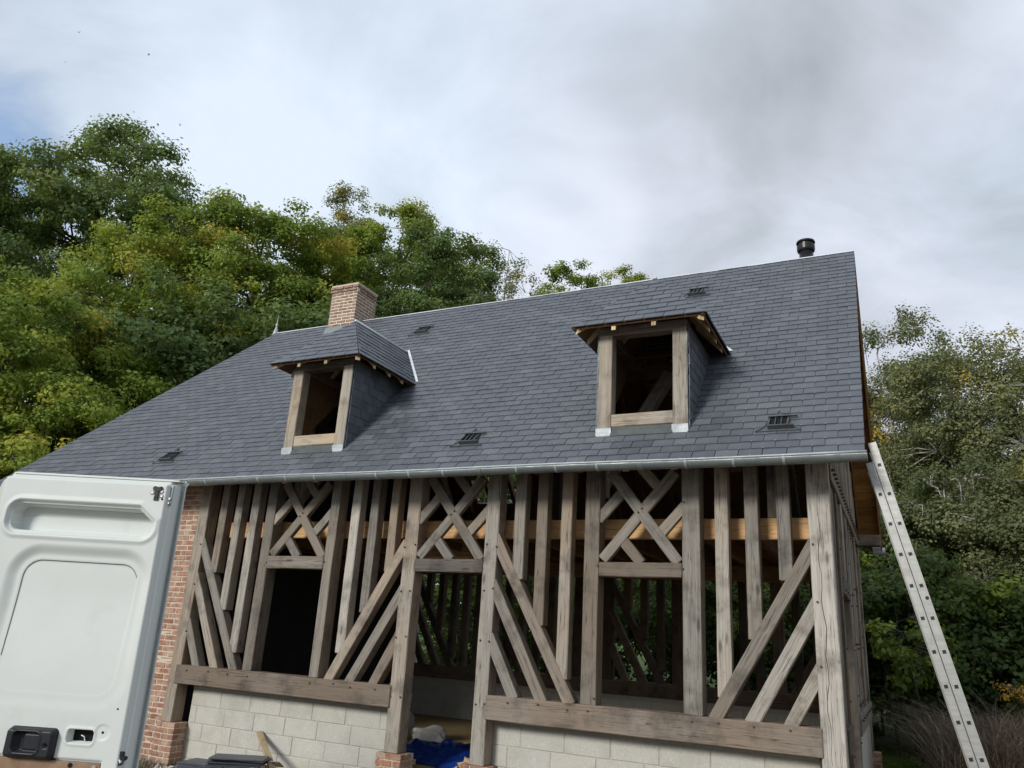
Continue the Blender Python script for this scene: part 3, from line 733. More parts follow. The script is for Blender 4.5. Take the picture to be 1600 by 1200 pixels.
# --- dormers
DEZ, DRZ, DAY, DEY = 5.03, 5.89, .46, -.32
def dormer(c, idx):
    d = empty('dormer', (0, 0, 0)); d.parent = H
    tag(d, ('dormer with its right slate slope in view, beside the brick chimney', 'dormer nearest the bare right gable')[idx])
    def fb(name, x0, z0, x1, z1, w, dd, mat, yf):
        ax = Vector((x1 - x0, 0, z1 - z0)).normalized()
        return beam(name, (x0, yf + dd / 2, z0), (x1, yf + dd / 2, z1), w, dd, mat, d, Vector((ax.z, 0, -ax.x)))
    for sx in (-1, 1):
        fb('dormer_post', c + sx * .428, 3.66, c + sx * .428, 4.98, .163, .16, 'oak_dormer', DYF)
        # zinc shoe where the post meets the slates
        mb = MB(); x0, x1 = c + sx * .428 - .088, c + sx * .428 + .088
        z0 = roofz(DYF - .012) + .02
        mb.prism([(x0, DYF - .014, z0 + .10), (x0 - .002, DYF - .012, z0), (x0 - .03, DYF - .06, z0 - .055), (x1 + .03, DYF - .06, z0 - .055), (x1 + .002, DYF - .012, z0), (x1, DYF - .014, z0 + .10)], (0, .012, .004))
        mb.build('post_flashing', 'zinc_pale', d)
        # cheek: backing, then slates
        xc = c + sx * DHW
        mb = MB(); mb.prism([(xc, DYF + .03, roofz(DYF + .03) - .05), (xc, 1.10, 5.0), (xc, DYF + .03, 5.0)], (-sx * .03, 0, 0)); mb.build('cheek_boarding', 'pine_brown', d)
        if sx > 0: O = Vector((xc, 0, 0)); U = Vector((0, 1, 0)); hull = [(DYF + .02, roofz(DYF + .02) + .0), (1.07, 5.02), (DYF + .02, 5.02)]
        else: O = Vector((xc, 0, 0)); U = Vector((0, -1, 0)); hull = [(-1.07, 5.02), (-DYF - .02, roofz(DYF + .02)), (-DYF - .02, 5.02)]
        us = [h[0] for h in hull]
        slate_field(d, O, U, Vector((0, 0, 1)), hull, min(us), max(us), 3.80, 12, hooks=False, seed=20 + idx * 2 + (sx > 0), lift=.010)
        # corner trim strip
        beam('corner_trim', (xc - sx * .004, DYF + .012, 3.78), (xc - sx * .004, DYF + .012, 4.96), .02, .02, 'zinc_dark', d, (1, 0, 0), 0, .002)
        beam('side_plate', (c + sx * .44, DYF + .16, 5.02), (c + sx * .44, 1.2, 5.02), .13, .1, 'oak_dark', d, (1, 0, 0))
    fb('dormer_sill', c - .35, 3.955, c + .35, 3.96, .145, .13, 'oak_dormer', DYF + .008)
    fb('dormer_header', c - .51, 5.02, c + .51, 5.02, .11, .15, 'oak_dark', DYF + .002)
    mb = MB(); mb.prism([(c - .347, DYF + .02, 3.885), (c - .347, DYF - .028, 3.77), (c - .347, DYF + .03, 3.77)], (.694, 0, 0)); mb.build('sill_apron', 'zinc_dark', d)
    # three roof planes: front hip, right, left
    A = Vector((c, DAY, DRZ)); FL = Vector((c - DEW, DEY, DEZ)); FR = Vector((c + DEW, DEY, DEZ))
    yb = (DEZ - 3.40) / S_SL - .42 + .03; yr = (DRZ - 3.40) / S_SL - .42 + .03
    BL = Vector((c - DEW, yb + .02, DEZ)); BRr = Vector((c + DEW, yb + .02, DEZ)); RB = Vector((c, yr + .02, DRZ))
    for k, poly in enumerate(([FL, FR, A], [FR, BRr, RB, A], [BL, FL, A, RB])):
        n = (poly[1] - poly[0]).cross(poly[2] - poly[0]).normalized()
        mb = MB(); mb.prism([p - n * .022 for p in poly], -n * .018); mb.build('roof_boarding', 'pine_brown', d)
        U = (poly[1] - poly[0]).normalized(); Vv = n.cross(U)
        hull = [((p - poly[0]).dot(U), (p - poly[0]).dot(Vv)) for p in poly]
        e = .012
        hull = [(hull[0][0], hull[0][1] - e), (hull[1][0], hull[1][1] - e)] + hull[2:]
        us = [h[0] for h in hull]; vs = [h[1] for h in hull]
        slate_field(d, poly[0] - n * .014, U, Vv, hull, min(us), max(us), -.012, int(max(vs) / EXPO) + 1, hooks=False, seed=40 + idx * 5 + k)
    # rafter ends under the eaves: plumb cut, tight under the boarding
    def tail(p, run, wv, rise):
        mb = MB(); p = Vector(p); run = Vector(run); wv = Vector(wv); t0 = -.052; h = .062
        q = [p + Vector((0, 0, t0)), p + Vector((0, 0, t0 - h)), p + run + Vector((0, 0, rise + t0 - h)), p + run + Vector((0, 0, rise + t0))]
        mb.prism([k - wv / 2 for k in q], wv); return mb.build('dormer_rafter', 'pine_pale', d)
    for x in (-.27, .19): tail((c + x, DEY + .035, DEZ + .035 * S_SL), (0, .42, 0), (.048, 0, 0), .42 * S_SL)
    for sx in (-1, 1):
        tail((c + sx * (DEW - .045), DEY + .045, DEZ + .045 * S_SL - .008), (-sx * .4, .4, 0), (.042, sx * .042, 0), .4 * S_SL)
        for y in (.10, .46, .78): tail((c + sx * (DEW - .04), y, DEZ + .04 * S_SL), (-sx * .3, 0, 0), (0, .048, 0), .3 * S_SL)
        # valley flashing strip on the main roof, ridge flashing
        b0 = (BRr if sx > 0 else BL); vd = (RB - b0)
        mb = MB(); q0 = b0 + RN * .072; q1 = RB + RN * .072; wv = Vector((sx * .042, .0, .0))
        mb.prism([q0, q0 + wv, q1 + wv, q1], RN * .006); mb.build('valley_flashing', 'zinc_bright', d)
    mb = MB(); mb.tube([A + Vector((0, -.01, .012)), RB + Vector((0, .05, .012))], .022, 8); mb.build('ridge_flashing', 'zinc_bright', d, smooth=True)
    return d
for i, c in enumerate(DC): dormer(c, i)

ALL_SLATES.sort(key=lambda s: s[0])
bins = {}
for k, (dist, par, top, bot) in enumerate(ALL_SLATES):
    n = len(top); fs = [tuple(range(n))] + [(i, n + i, n + (i + 1) % n, (i + 1) % n) for i in range(n)]
    if k < 300:
        o_ = sum(top, Vector()) / n
        me = mesh('slate', [p - o_ for p in top + bot], fs, 'slate')
        o = obj('slate', me, par, Matrix.Translation(o_))
    else:
        bins.setdefault(par.name, (par, MB()))[1].add(top + bot, fs)
for nm, (par, mb) in bins.items():
    o = mb.build('far_slates', 'slate', par); o['kind'] = 'stuff'
o = HOOKS.build('slate_hooks', 'steel', ROOF); o['kind'] = 'stuff'

# ridge roll, gutter
mb = MB(); mb.tube([(-10.43, 3, 7.152), (-5, 3, 7.148), (XR, 3, 7.152)], .020, 8)
mb.prism([(-10.43, 2.945, 7.098), (-10.43, 3.0, 7.158), (-10.43, 3.055, 7.098)], (10.43 + XR, 0, 0)); mb.build('ridge_cap', 'zinc_bright', H, smooth=False)
GY, GZc, GR = -.500, 3.368, .070
def gutter():
    seg = 14; v = []; f = []; xs = [-12.7 + i * (XR + .015 + 12.7) / 40 for i in range(41)]
    prof = [(GY + GR * math.cos(math.pi + math.pi * j / seg), GZc + GR * math.sin(math.pi + math.pi * j / seg)) for j in range(seg + 1)]
    inn = [(GY + (GR - .004) * math.cos(math.pi + math.pi * j / seg), GZc + (GR - .004) * math.sin(math.pi + math.pi * j / seg)) for j in range(seg + 1)][::-1]
    ring = prof + inn; m = len(ring)
    for x in xs:
        sag = .004 * math.sin(x * 1.7)
        for (y, z) in ring: v.append((x, y, z + sag))
    for i in range(len(xs) - 1):
        for j in range(m): f.append((i * m + j, i * m + (j + 1) % m, (i + 1) * m + (j + 1) % m, (i + 1) * m + j))
    o = obj('gutter', mesh('gutter', v, f, 'zinc'), H, None, True)
    mb = MB(); mb.tube([(xs[0], GY - GR, GZc + .006)] + [(x, GY - GR, GZc + .006 + .004 * math.sin(x * 1.7)) for x in xs[1:]], .0115, 8); mb.build('gutter_bead', 'zinc_pale', o, smooth=True)
    mb = MB(); mb.prism([(XR + .012, y, z) for y, z in prof], (.005, 0, 0)); mb.build('gutter_end', 'zinc', o)
    x = .12
    br = MB()
    for j in range(seg + 1):
        a = math.pi + math.pi * j / seg
    bv = []; bf = []
    for xx in (-.012, .012):
        for rr in (GR + .004, GR + .0005):
            for j in range(seg + 1):
                a = math.pi + math.pi * j / seg; bv.append((xx, GY + rr * math.cos(a), GZc + rr * math.sin(a)))
    n = seg + 1
    for j in range(seg):
        bf += [(j, j + 1, 2 * n + j + 1, 2 * n + j), (j, n + j, n + j + 1, j + 1), (2 * n + j, 2 * n + j + 1, 3 * n + j + 1, 3 * n + j)]
    bm_ = mesh('gutter_bracket', bv, bf, 'zinc_pale')
    bm2 = mesh('gutter_seam', [(p[0] * 2.2, p[1], p[2]) for p in bv], bf, 'zinc')
    k = 0
    while x > -12.6:
        b = bpy.data.objects.new('gutter_bracket', bm_ if k % 4 else bm2); link(b); b.parent = o; b.location = (x, 0, .004 * math.sin(x * 1.7)); x -= .46; k += 1
    mb = MB(); mb.prism([(-12.7, GY + GR - .02, GZc + .012), (-12.7, -.40, 3.405), (-12.7, -.40, 3.40), (-12.7, GY + GR - .02, GZc + .007)], (12.7 + XR, 0, 0)); mb.build('eave_apron', 'zinc_bright', o)
    # rear gutter stub, seen end-on past the gable
    mb = MB(); mb.tube([(.20, 6.44, 3.32), (XR + .03, 6.44, 3.32)], .055, 12); mb.build('rear_gutter', 'zinc_bright', H, smooth=False)
gutter()

# chimney
def chimney():
    x0, x1, y0, y1, z0, z1 = -8.93, -8.315, 2.80, 3.42, 6.55, 7.86
    core = MB(); core.box((x0 + .008, y0 + .008, z0), (x1 - .008, y1 - .008, z1 - .012)); c = core.build('chimney', 'mortar_pale', H)
    bh, pz = .0425, .0645
    full = [bevel_box_mesh('brick', .193, .09, bh, .004, 'brick_chimney', .0015, 300 + i) for i in range(3)]
    half = [bevel_box_mesh('brick', .09, .09, bh, .004, 'brick_chimney', .0015, 310 + i) for i in range(3)]
    rows = int((z1 - z0) / pz); st = MB()
    for r in range(rows):
        z = z1 - (r + 1) * pz + .006; out = .022 if r in (0, 1) else 0.0
        if z < 6.85: continue
        for side in range(4):
            if side == 0: a, b, fx = x0 - out, x1 + out, lambda t: (t, y0 - out + .045, 0)
            elif side == 1: a, b, fx = y0 - out, y1 + out, lambda t: (x1 + out - .045, t, math.pi / 2)
            elif side == 2: a, b, fx = x0 - out, x1 + out, lambda t: (t, y1 + out - .045, 0)
            else: a, b, fx = y0 - out, y1 + out, lambda t: (x0 + out + .045 - 2 * out, t, math.pi / 2)
            lead = (r + side) % 2
            t = a if lead else a + .103
            n = 3 if lead == 0 else 3
            span = b - a
            cells = [('h', .09)] + [('f', .193)] * 2 + [('h', .09)] if False else None
            pos = a + (0 if lead else .103)
            while pos < b - .03:
                L_ = min(.193, b - pos)
                me = full[RNG.randrange(3)] if L_ > .18 else half[RNG.randrange(3)]
                if L_ <= .18 and L_ < .085: break
                wd = .193 if L_ > .18 else .09
                px, py, rz = fx(pos + wd / 2)
                if side < 2: put_brick('brick', me, c, px, py, z, rz)
                else:
                    if rz == 0: st.box((px - wd / 2, py - .045, z), (px + wd / 2, py + .045, z + bh))
                    else: st.box((px - .045, py - wd / 2, z), (px + .045, py + wd / 2, z + bh))
                pos += wd + .018
    o = st.build('rear_bricks', 'brick_chimney', c); o['kind'] = 'stuff'
    mb = MB(); mb.box((x0 - .01, y0 - .01, z1 - .006), (x1 + .01, y1 + .01, z1 + .03)); mb.build('mortar_cap', 'mortar', c)
    mb = MB()   # lead flashing that steps up the right flank
    mb.prism([(x1 + .002, y0 - .02, roofz(y0 - .02) + .02), (x1 + .002, 3.0, 7.16), (x1 + .002, 3.0, 7.29), (x1 + .002, y0 - .02, roofz(y0 - .02) + .12)], (.012, 0, 0))
    mb.prism([(x1 + .002, y0 - .02, roofz(y0) + .02), (x1 + .07, y0 - .02, roofz(y0) + .02), (x1 + .07, 3.0, 7.165), (x1 + .002, 3.0, 7.165)], (0, -.004, .012))
    mb.prism([(x0 - .02, y0 - .006, roofz(y0) + .11), (x0 - .02, y0 - .012, roofz(y0) + .02), (x0 - .02, y0 - .09, roofz(y0 - .09) + .03)], (x1 - x0 + .04, 0, 0))
    mb.build('chimney_flashing', 'zinc', c)
chimney()

# stove flue with its cowl, and the zinc finial on the hip end
fl = empty('flue', (0, 0, 0)); fl.parent = H
mb = MB(); mb.tube([(-.30, 3.16, 6.6), (-.30, 3.16, 7.40)], .10, 20); mb.build('flue_pipe', 'black_paint', fl, smooth=True)
mb = MB(); mb.tube([(-.30, 3.16, 7.335), (-.30, 3.16, 7.36), (-.30, 3.16, 7.43), (-.30, 3.16, 7.44)], [.118, .128, .128, .10], 24); mb.build('flue_cowl', 'black_paint', fl, smooth=False)
mb = MB(); mb.tube([(-.30, 3.16, 7.44), (-.30, 3.16, 7.475)], .11, 20); mb.tube([(-.30, 3.16, 7.475), (-.30, 3.16, 7.50), (-.30, 3.16, 7.52)], [.135, .13, .09], 24); mb.build('flue_cap', 'black_paint', fl)
fn = MB(); fx_, fy_ = -10.42, 3.0
fn.tube([(fx_, fy_, z) for z in (7.10, 7.18, 7.28, 7.31, 7.33, 7.35, 7.37, 7.40, 7.56)], [.075, .050, .022, .016, .030, .030, .014, .008, .003], 12)
fn.build('finial', 'zinc_pale', H, smooth=True)

# slate vents: ogee hood, frame and bars
def vent(u, y):
    v0 = vy(y); e = empty('roof_vent', (0, 0, 0)); e.parent = H
    P = lambda a, b, n: rp(u + a * .72, v0 + b * 1.55, n)
    half = [(.30, -.02), (.22, .005), (.17, .04), (.145, .085), (.145, .125), (.09, .15), (.03, .175), (.0, .215)]
    outl = half + [(-a, b) for a, b in half[::-1][1:]]
    mb = MB(); mb.prism([P(a, b, .012) for a, b in outl], RN * .026); mb.build('vent_plate', 'slate', e)
    mb = MB()
    mb.prism([P(-.135, 0, .03), P(-.135, 0, .085), P(-.135, .15, .045), P(-.135, .15, .03)], RU * .016); mb.prism([P(.119, 0, .03), P(.119, 0, .085), P(.119, .15, .045), P(.119, .15, .03)], RU * .016)
    mb.prism([P(-.119, -.002, .03), P(-.119, .014, .03), P(-.119, .014, .08), P(-.119, -.002, .084)], RU * .238)
    mb.prism([P(-.14, .128, .05), P(-.14, .150, .046), P(-.14, .150, .062), P(-.14, .124, .068)], RU * .28)
    for t in (-.045, .037): mb.prism([P(t, .01, .05), P(t, .01, .078), P(t, .135, .052), P(t, .135, .04)], RU * .010)
    mb.build('vent_frame', 'zinc_dark', e)
    mb = MB(); mb.prism([P(-.119, .01, .038), P(.119, .01, .038), P(.119, .13, .042), P(-.119, .13, .042)], RN * .002); mb.build('vent_opening', 'dark_gap', e)
    mb = MB()
    pts = [(P(a, b, .042)) for a, b in outl]
    mb.tube(pts, .006, 5); mb.build('vent_rim', 'zinc_dark', e)
for u, y in VENTS: vent(u, y)

# ------------------------------------------------------------------ ladder leaning on the verge
def ladder():
    foot = Vector((1.215, 0, GZ)); topp = Vector((.385, 0, 3.50)); base = Vector((1.215, .10, GZ - .02))
    e = empty('ladder', base, 0, 'two-section aluminium ladder leaning against the right end of the roof', 'ladder')
    ax = (topp - foot).normalized(); nr = Vector((ax.z, 0, -ax.x))      # nr points up to the right
    Ltot = (topp - foot).length
    def P(s, o, y): return Vector((0, 0, .02)) + ax * s + nr * o + Vector((0, y - .10, 0))
    for sec, (o, w, s0, s1) in enumerate(((.040, .072, .0, Ltot + .06), (-.036, .064, .02, Ltot - .12))):
        for y, sgn in ((-.10, 1), (.30, -1)):
            # C-channel stile: web with two flanges
            mb = MB(); a, b = o - w / 2, o + w / 2
            q = [(a, 0), (b, 0), (b, .024 * sgn), (b - .006, .024 * sgn), (b - .006, .004 * sgn), (a + .006, .004 * sgn), (a + .006, .024 * sgn), (a, .024 * sgn)]
            mb.prism([P(s0, oo, y + yy) for oo, yy in q], ax * (s1 - s0)); st = mb.build('stile', 'aluminium', e)
            mb = MB(); q = [(a + .010, -.0025 * sgn), (a + .014, -.0025 * sgn), (a + .014, .001 * sgn), (a + .010, .001 * sgn)]
            mb.prism([P(s0, oo, y + yy) for oo, yy in q], ax * (s1 - s0)); q = [(-x_ + 2 * o, y_) for x_, y_ in q]; mb.prism([P(s0, oo, y + yy) for oo, yy in q], ax * (s1 - s0)); mb.build('stile_rib', 'aluminium', st)
        s = .22 + .012 * sec
        while s < s1 - .08:
            mb = MB(); r = .0165
            c0 = P(s, o, -.102); c1 = P(s, o, .302)
            mb.prism([c0 + ax * (i * r) + nr * (j * r) for i, j in ((-1, -1), (1, -1), (1, 1), (-1, 1))], c1 - c0, 0)
            rg = mb.build('rung', 'aluminium', e)
            mb = MB(); r = .0145; mb.prism([c0 + Vector((0, -.001, 0)) + ax * (i * r) + nr * (j * r) for i, j in ((-1, -1), (1, -1), (1, 1), (-1, 1))], Vector((0, .02, 0))); mb.build('rung_end_dark', 'black_plastic', rg)  # black block stands in for the dark inside of the open rung
            s += .28
    mb = MB(); mb.tube([P(2.35, .052, -.104), P(2.35, .052, -.09)], .016, 10); mb.build('guide_bolt', 'black_plastic', e)
ladder()

# ------------------------------------------------------------------ van with its rear door swung open
VA = Vector((-2.756, -6.095, 0)); VD = Vector((.916, .401, 0)).normalized(); VN = Vector((.401, -.916, 0)).normalized()
def van():
    e = empty('van', (VA.x, VA.y, GZ - .05), 0, 'white van at the left edge with its rear door swung open', 'van')
    rel = Vector((0, 0, -GZ + .05))
    # ---- the door. local frame: x = u along the door, y = away from camera, z = up (world z)
    M = Matrix(((VD.x, -VN.x, 0, 0), (VD.y, -VN.y, 0, 0), (0, 0, 1, rel.z), (0, 0, 0, 1)))
    zt, zb, u0, u1 = 2.15, .42, -.015, .795
    def rr(u, z, a, b, c, d, r):
        """signed distance to a rounded rectangle u in [a,b], z in [c,d]"""
        qx = abs(u - (a + b) / 2) - (b - a) / 2 + r; qz = abs(z - (c + d) / 2) - (d - c) / 2 + r
        return math.hypot(max(qx, 0), max(qz, 0)) + min(max(qx, qz), 0) - r
    def ss(a, b, x):
        t = min(1, max(0, (x - a) / (b - a))); return t * t * (3 - 2 * t)
    def depth(u, z):
        d = 0.0
        # right flank falls away towards the outer skin
        ue = .742 + (2.15 - z) * .017
        d += .022 * ss(ue - .034, ue - .022, u) + .052 * ss(ue - .016, ue - .002, u)
        # top rail: step
        d += .030 * ss(2.118, 2.132, z) + .014 * ss(2.132, 2.15, z)
        # left edge
        d += .05 * ss(.045, .0, u) if z > 1.95 else .05 * ss(.03, -.01, u)
        # window recess with a raised lip
        f1 = rr(u, z, .080, .690, 1.898, 2.030, .050)
        f1 = max(f1, (u - .60) * .62 + (z - 2.03) * .78 - .012)
        d += .010 * ss(.004, -.008, f1) - .006 * ss(.024, .006, f1) * ss(-.004, .004, f1)
        d += .062 * ss(-.014, -.018, f1) + .05 * ss(-.018, -.024, f1) * ss(1.975, 2.0, z)
        # big lower panel
        f2 = rr(u, z, .135, .712, 1.262, 1.858, .125)
        k2 = .12 + .88 * ss(1.30, 1.72, z)
        d += .018 * k2 * ss(.006, -.040, f2)
        d += .0035 * ss(-.056, -.060, f2) * k2
        # recess behind the handle band and bottom panel ledge
        d += .008 * ss(1.104, 1.098, z) * ss(.672, .664, u)
        f3 = rr(u, z, .523, .616, 1.158, 1.199, .008); d += .05 * ss(.002, -.002, f3) - .003 * ss(.016, .006, f3) * ss(-.002, .003, f3)
        f4 = math.hypot(u - .650, z - 1.197) - .026; d += .003 * ss(.002, -.002, f4)
        # small pressings
        f5 = rr(u, z, -.05, .24, 1.10, 1.255, .03); d += .004 * ss(.004, -.004, f5)
        return d
    du = .0045; nu = int((u1 - u0) / du); zs = []
    z = zb
    while z < 1.06: zs.append(z); z += .02
    while z < zt + 1e-6: zs.append(z); z += .0042
    zs.append(zt); v = []; f = []
    for zz in zs:
        for i in range(nu + 1):
            u = u0 + (.742 + (2.15 - zz) * .017 - u0) * i / nu
            zz2 = zz
            # rounded top left corner
            if u < .075: zz2 = min(zz, zt - .075 + math.sqrt(max(0, .075 ** 2 - (max(0, .075 - (u - u0) * 1.0)) ** 2)) if u - u0 < .075 else zz)
            v.append((u, depth(u, zz), zz2))
    m = nu + 1
    for i in range(len(zs) - 1):
        for j in range(nu): f.append((i * m + j, i * m + j + 1, (i + 1) * m + j + 1, (i + 1) * m + j))
    me = mesh('rear_door', v, f, 'van_paint'); door = obj('rear_door', me, e, M, True)
    door['label'] = 'open white rear door showing its pressed inner panel'
    def sub(mb, name, mat, smooth=False):
        o = mb.build(name, mat, door, None, smooth); return o     # door-local coordinates
    # outer skin and edge flange
    ub, ut = .742 + (2.15 - zb) * .017, .742; mb = MB(); mb.prism([(u0, .074, zb), (ub + .008, .074, zb), (ut + .008, .074, zt), (u0 + .06, .074, zt), (u0, .074, zt - .06)], (0, .010, 0)); mb.prism([(u0 + .06, .03, zt - .004), (ut, .03, zt - .004), (ut, .0735, zt), (u0 + .06, .0735, zt)], (0, 0, -.006)); sub(mb, 'outer_skin', 'van_paint')
    mb = MB(); mb.tube([(ub + .003, .066, zb), (ut + .003, .066, zt - .02)], .004, 6); sub(mb, 'door_seal', 'zinc')
    pts = []
    a_, b_, c_, d_, r_ = .135 + .058, .712 - .058, 1.262 + .058, 1.858 - .058, .068
    for k in range(0, 40):
        t = k / 39
        if t < .35: p = (a_, c_ + .12 + (d_ - r_ - c_ - .12) * t / .35)
        elif t < .5: an = math.pi - (t - .35) / .15 * math.pi / 2; p = (a_ + r_ + r_ * math.cos(an), d_ - r_ + r_ * math.sin(an))
        elif t < .85: p = (a_ + r_ + (b_ - r_ - a_ - r_) * (t - .5) / .35, d_)
        else: an = math.pi / 2 - (t - .85) / .15 * math.pi / 2 * .8; p = (b_ - r_ + r_ * math.cos(an), d_ - r_ + r_ * math.sin(an))
        pts.append((p[0], depth(p[0], p[1]) - .0003, p[1]))
    mb = MB(); mb.tube(pts, .0014, 5); sub(mb, 'panel_seam', 'zinc_dark')
    # handle: rounded black shell with recessed grip
    hv = []; hf = []; n1, n2 = 44, 28
    for a in range(n2 + 1):
        for b in range(n1 + 1):
            u = .296 + (.494 - .296) * b / n1; z_ = 1.088 + (1.206 - 1.088) * a / n2
            fo = rr(u, z_, .298, .492, 1.090, 1.204, .022); gi = rr(u, z_, .338, .432, 1.118, 1.184, .012)
            dd = .004 - .032 * ss(.0, -.014, fo) + .024 * ss(.004, -.004, gi) - .006 * ss(.012, .002, gi) * ss(-.004, .004, gi)
            if math.hypot(u - .462, z_ - 1.142) < .007: dd += .012
            if gi < -.004 and u > .365: dd -= .012 * ss(.365, .372, u)
            hv.append((u, dd, z_))
    for a in range(n2):
        for b in range(n1): hf.append((a * (n1 + 1) + b, a * (n1 + 1) + b + 1, (a + 1) * (n1 + 1) + b + 1, (a + 1) * (n1 + 1) + b))
    o = obj('door_handle', mesh('door_handle', hv, hf, 'black_plastic'), door, None, True)
    # hole, latch, screws, bottom board
    mb = MB(); mb.box((.524, .036, 1.159), (.615, .040, 1.198)); sub(mb, 'access_hole', 'dark_gap')
    mb = MB(); mb.tube([(.575, .03, 1.160), (.573, .024, 1.176), (.560, .026, 1.180)], .0022, 6); mb.tube([(.604, .028, 1.163), (.612, .024, 1.172)], .0016, 6); sub(mb, 'latch_rod', 'zinc_bright')
    mb = MB(); mb.box((.660, -.006, 2.094), (.690, .004, 2.110)); mb.box((.668, -.008, 2.066), (.682, .004, 2.094)); mb.box((.666, -.005, 2.056), (.684, .003, 2.070)); mb.tube([(.664, -.004, 2.104), (.664, .003, 2.104)], .009, 10); mb.tube([(.687, -.004, 2.104), (.687, .003, 2.104)], .009, 10); sub(mb, 'top_latch', 'black_plastic')
    mb = MB()
    for (u, z_) in ((.655, 2.086), (.693, 2.092), (.695, 2.074)): mb.tube([(u, .002, z_), (u, -.001, z_), (u, -.003, z_)], [.0085, .0085, .005], 12)
    sub(mb, 'latch_bolt', 'steel')
    mb = MB(); mb.tube([(.700, .003, 2.062), (.700, -.001, 2.062)], .0045, 10); mb.tube([(.650, .0035, 1.197), (.650, .0015, 1.197)], .0045, 10); mb.tube([(.690, .002, 1.28), (.690, -.001, 1.28)], .0035, 8); mb.tube([(.03, .002, 1.83), (.03, -.001, 1.83)], .010, 10); sub(mb, 'drain_hole', 'dark_gap')
    mb = MB(); mb.box((.712, .018, 2.040), (.728, .030, 2.122)); sub(mb, 'hinge_plate', 'zinc')
    mb = MB(); mb.tube([(.721, .024, 2.068), (.721, .012, 2.068)], .006, 10); mb.tube([(.719, .024, 2.050), (.719, .012, 2.050)], .006, 10); sub(mb, 'plate_bolt', 'steel')
    mb = MB()
    for k in range(6):
        an = k * math.pi / 3; mb.tube([(.722 + .018 * math.cos(an), .03, 1.114 + .018 * math.sin(an)), (.722 + .018 * math.cos(an), .004, 1.114 + .018 * math.sin(an))], .009, 8)
    mb.tube([(.722, .03, 1.114), (.722, .008, 1.114)], .018, 12); sub(mb, 'side_latch', 'black_plastic')
    mb = MB(); mb.tube([(.728, .012, 1.112), (.740, .004, 1.10)], .006, 8); mb.tube([(.726, .012, 1.098), (.727, .010, 1.07)], .003, 6); sub(mb, 'latch_pin', 'steel')
    bv = bevel_box_mesh('trim_board', .664, .006, .52, .003, 'hardboard'); o = obj('trim_board', bv, door, Matrix.Translation((.335, .004, .575)))
    mb = MB(); mb.tube([(.555, .002, 1.082), (.555, -.0012, 1.082)], .0085, 12); sub(mb, 'fixing_hole', 'dark_gap')
    mb = MB(); mb.tube([(.645, .002, 1.080), (.645, -.003, 1.080)], .008, 12); sub(mb, 'clip', 'sack')
    for z_ in (1.92, 1.15, .60): sub(MB().box((-.10, .055, z_ - .05), (.0, .10, z_ + .05)), 'hinge', 'van_paint')
    # ---- body: off to the left of the picture
    va = Vector((-.955, .297, 0)).normalized(); wa = Vector((-.297, -.955, 0)).normalized()
    prof = [(0, .42), (.0, 1.2), (.03, 1.9), (.10, 2.32), (.22, 2.42), (1.78, 2.42), (1.90, 2.32), (1.97, 1.9), (2.0, 1.2), (2.0, .42)]
    st = [(0.0, 1.0, 1.0), (.05, 1.0, 1.0), (3.6, 1.0, 1.0), (4.2, .97, .97), (4.75, .94, .62), (5.3, .92, .56), (5.55, .86, .48)]
    bv = []; bf = []
    off = Vector((-.10, -.02, 0))
    for (l, sw, sh) in st:
        for (w, z_) in prof: bv.append(off + va * l + wa * (1.0 + (w - 1.0) * sw) + Vector((0, 0, rel.z + .42 + (z_ - .42) * sh)))
    n = len(prof)
    for i in range(len(st) - 1):
        for j in range(n): bf.append((i * n + j, i * n + (j + 1) % n, (i + 1) * n + (j + 1) % n, (i + 1) * n + j))
    bf.append(tuple(range((len(st) - 1) * n, len(st) * n)))
    obj('body', mesh('body', bv, bf, 'van_paint'), e)
    for l in (1.15, 4.55):
        for w in (.10, 1.90):
            c = off + va * l + wa * w + Vector((0, 0, .34)); mb = MB(); mb.tube([c - wa * .11, c - wa * .10, c + wa * .10, c + wa * .11], [.28, .34, .34, .28], 28); wh = mb.build('wheel', 'tyre', e)
            mb = MB(); mb.tube([c - wa * .12, c + wa * .12], .20, 20); mb.build('rim', 'steel', wh)
van()

# ------------------------------------------------------------------ things lying about the site
def bumpy(name, parent, mat, nx, ny, fn):
    v = []; f = []
    for j in range(ny + 1):
        for i in range(nx + 1): v.append(fn(i / nx, j / ny))
    for j in range(ny):
        for i in range(nx): f.append((j * (nx + 1) + i, j * (nx + 1) + i + 1, (j + 1) * (nx + 1) + i + 1, (j + 1) * (nx + 1) + i))
    return obj(name, mesh(name, v, f, mat), parent, None, True)
def tarp():
    def fn(a, b):
        x = -5.30 + 1.50 * a; y = .62 + 1.1 * b + .12 * math.sin(a * 5)
        n = mnoise.noise((x * 3.2, y * 3.2, 2.0)) * .06 + mnoise.noise((x * 8, y * 8, 5.0)) * .03 + abs(mnoise.noise((x * 5, y * 5, 9.0))) * .07
        prof = math.sin(min(1, b * 1.9) * math.pi / 2) * min(1, (1 - b) * 3) * (.55 + .45 * math.sin(min(1, max(0, a * 1.15)) * math.pi) ** .5)
        return (x + .04 * mnoise.noise((x * 6, y * 6, 0)), y + .05 * mnoise.noise((x * 6, y * 6, 7)), .11 + max(0, .15 * prof + 1.15 * n * min(1, prof * 3 + .15)))
    o = bumpy('tarpaulin', None, 'tarp', 70, 46, fn); tag(o, 'crumpled blue plastic tarpaulin on the floor inside the doorway', 'tarpaulin')
tarp()
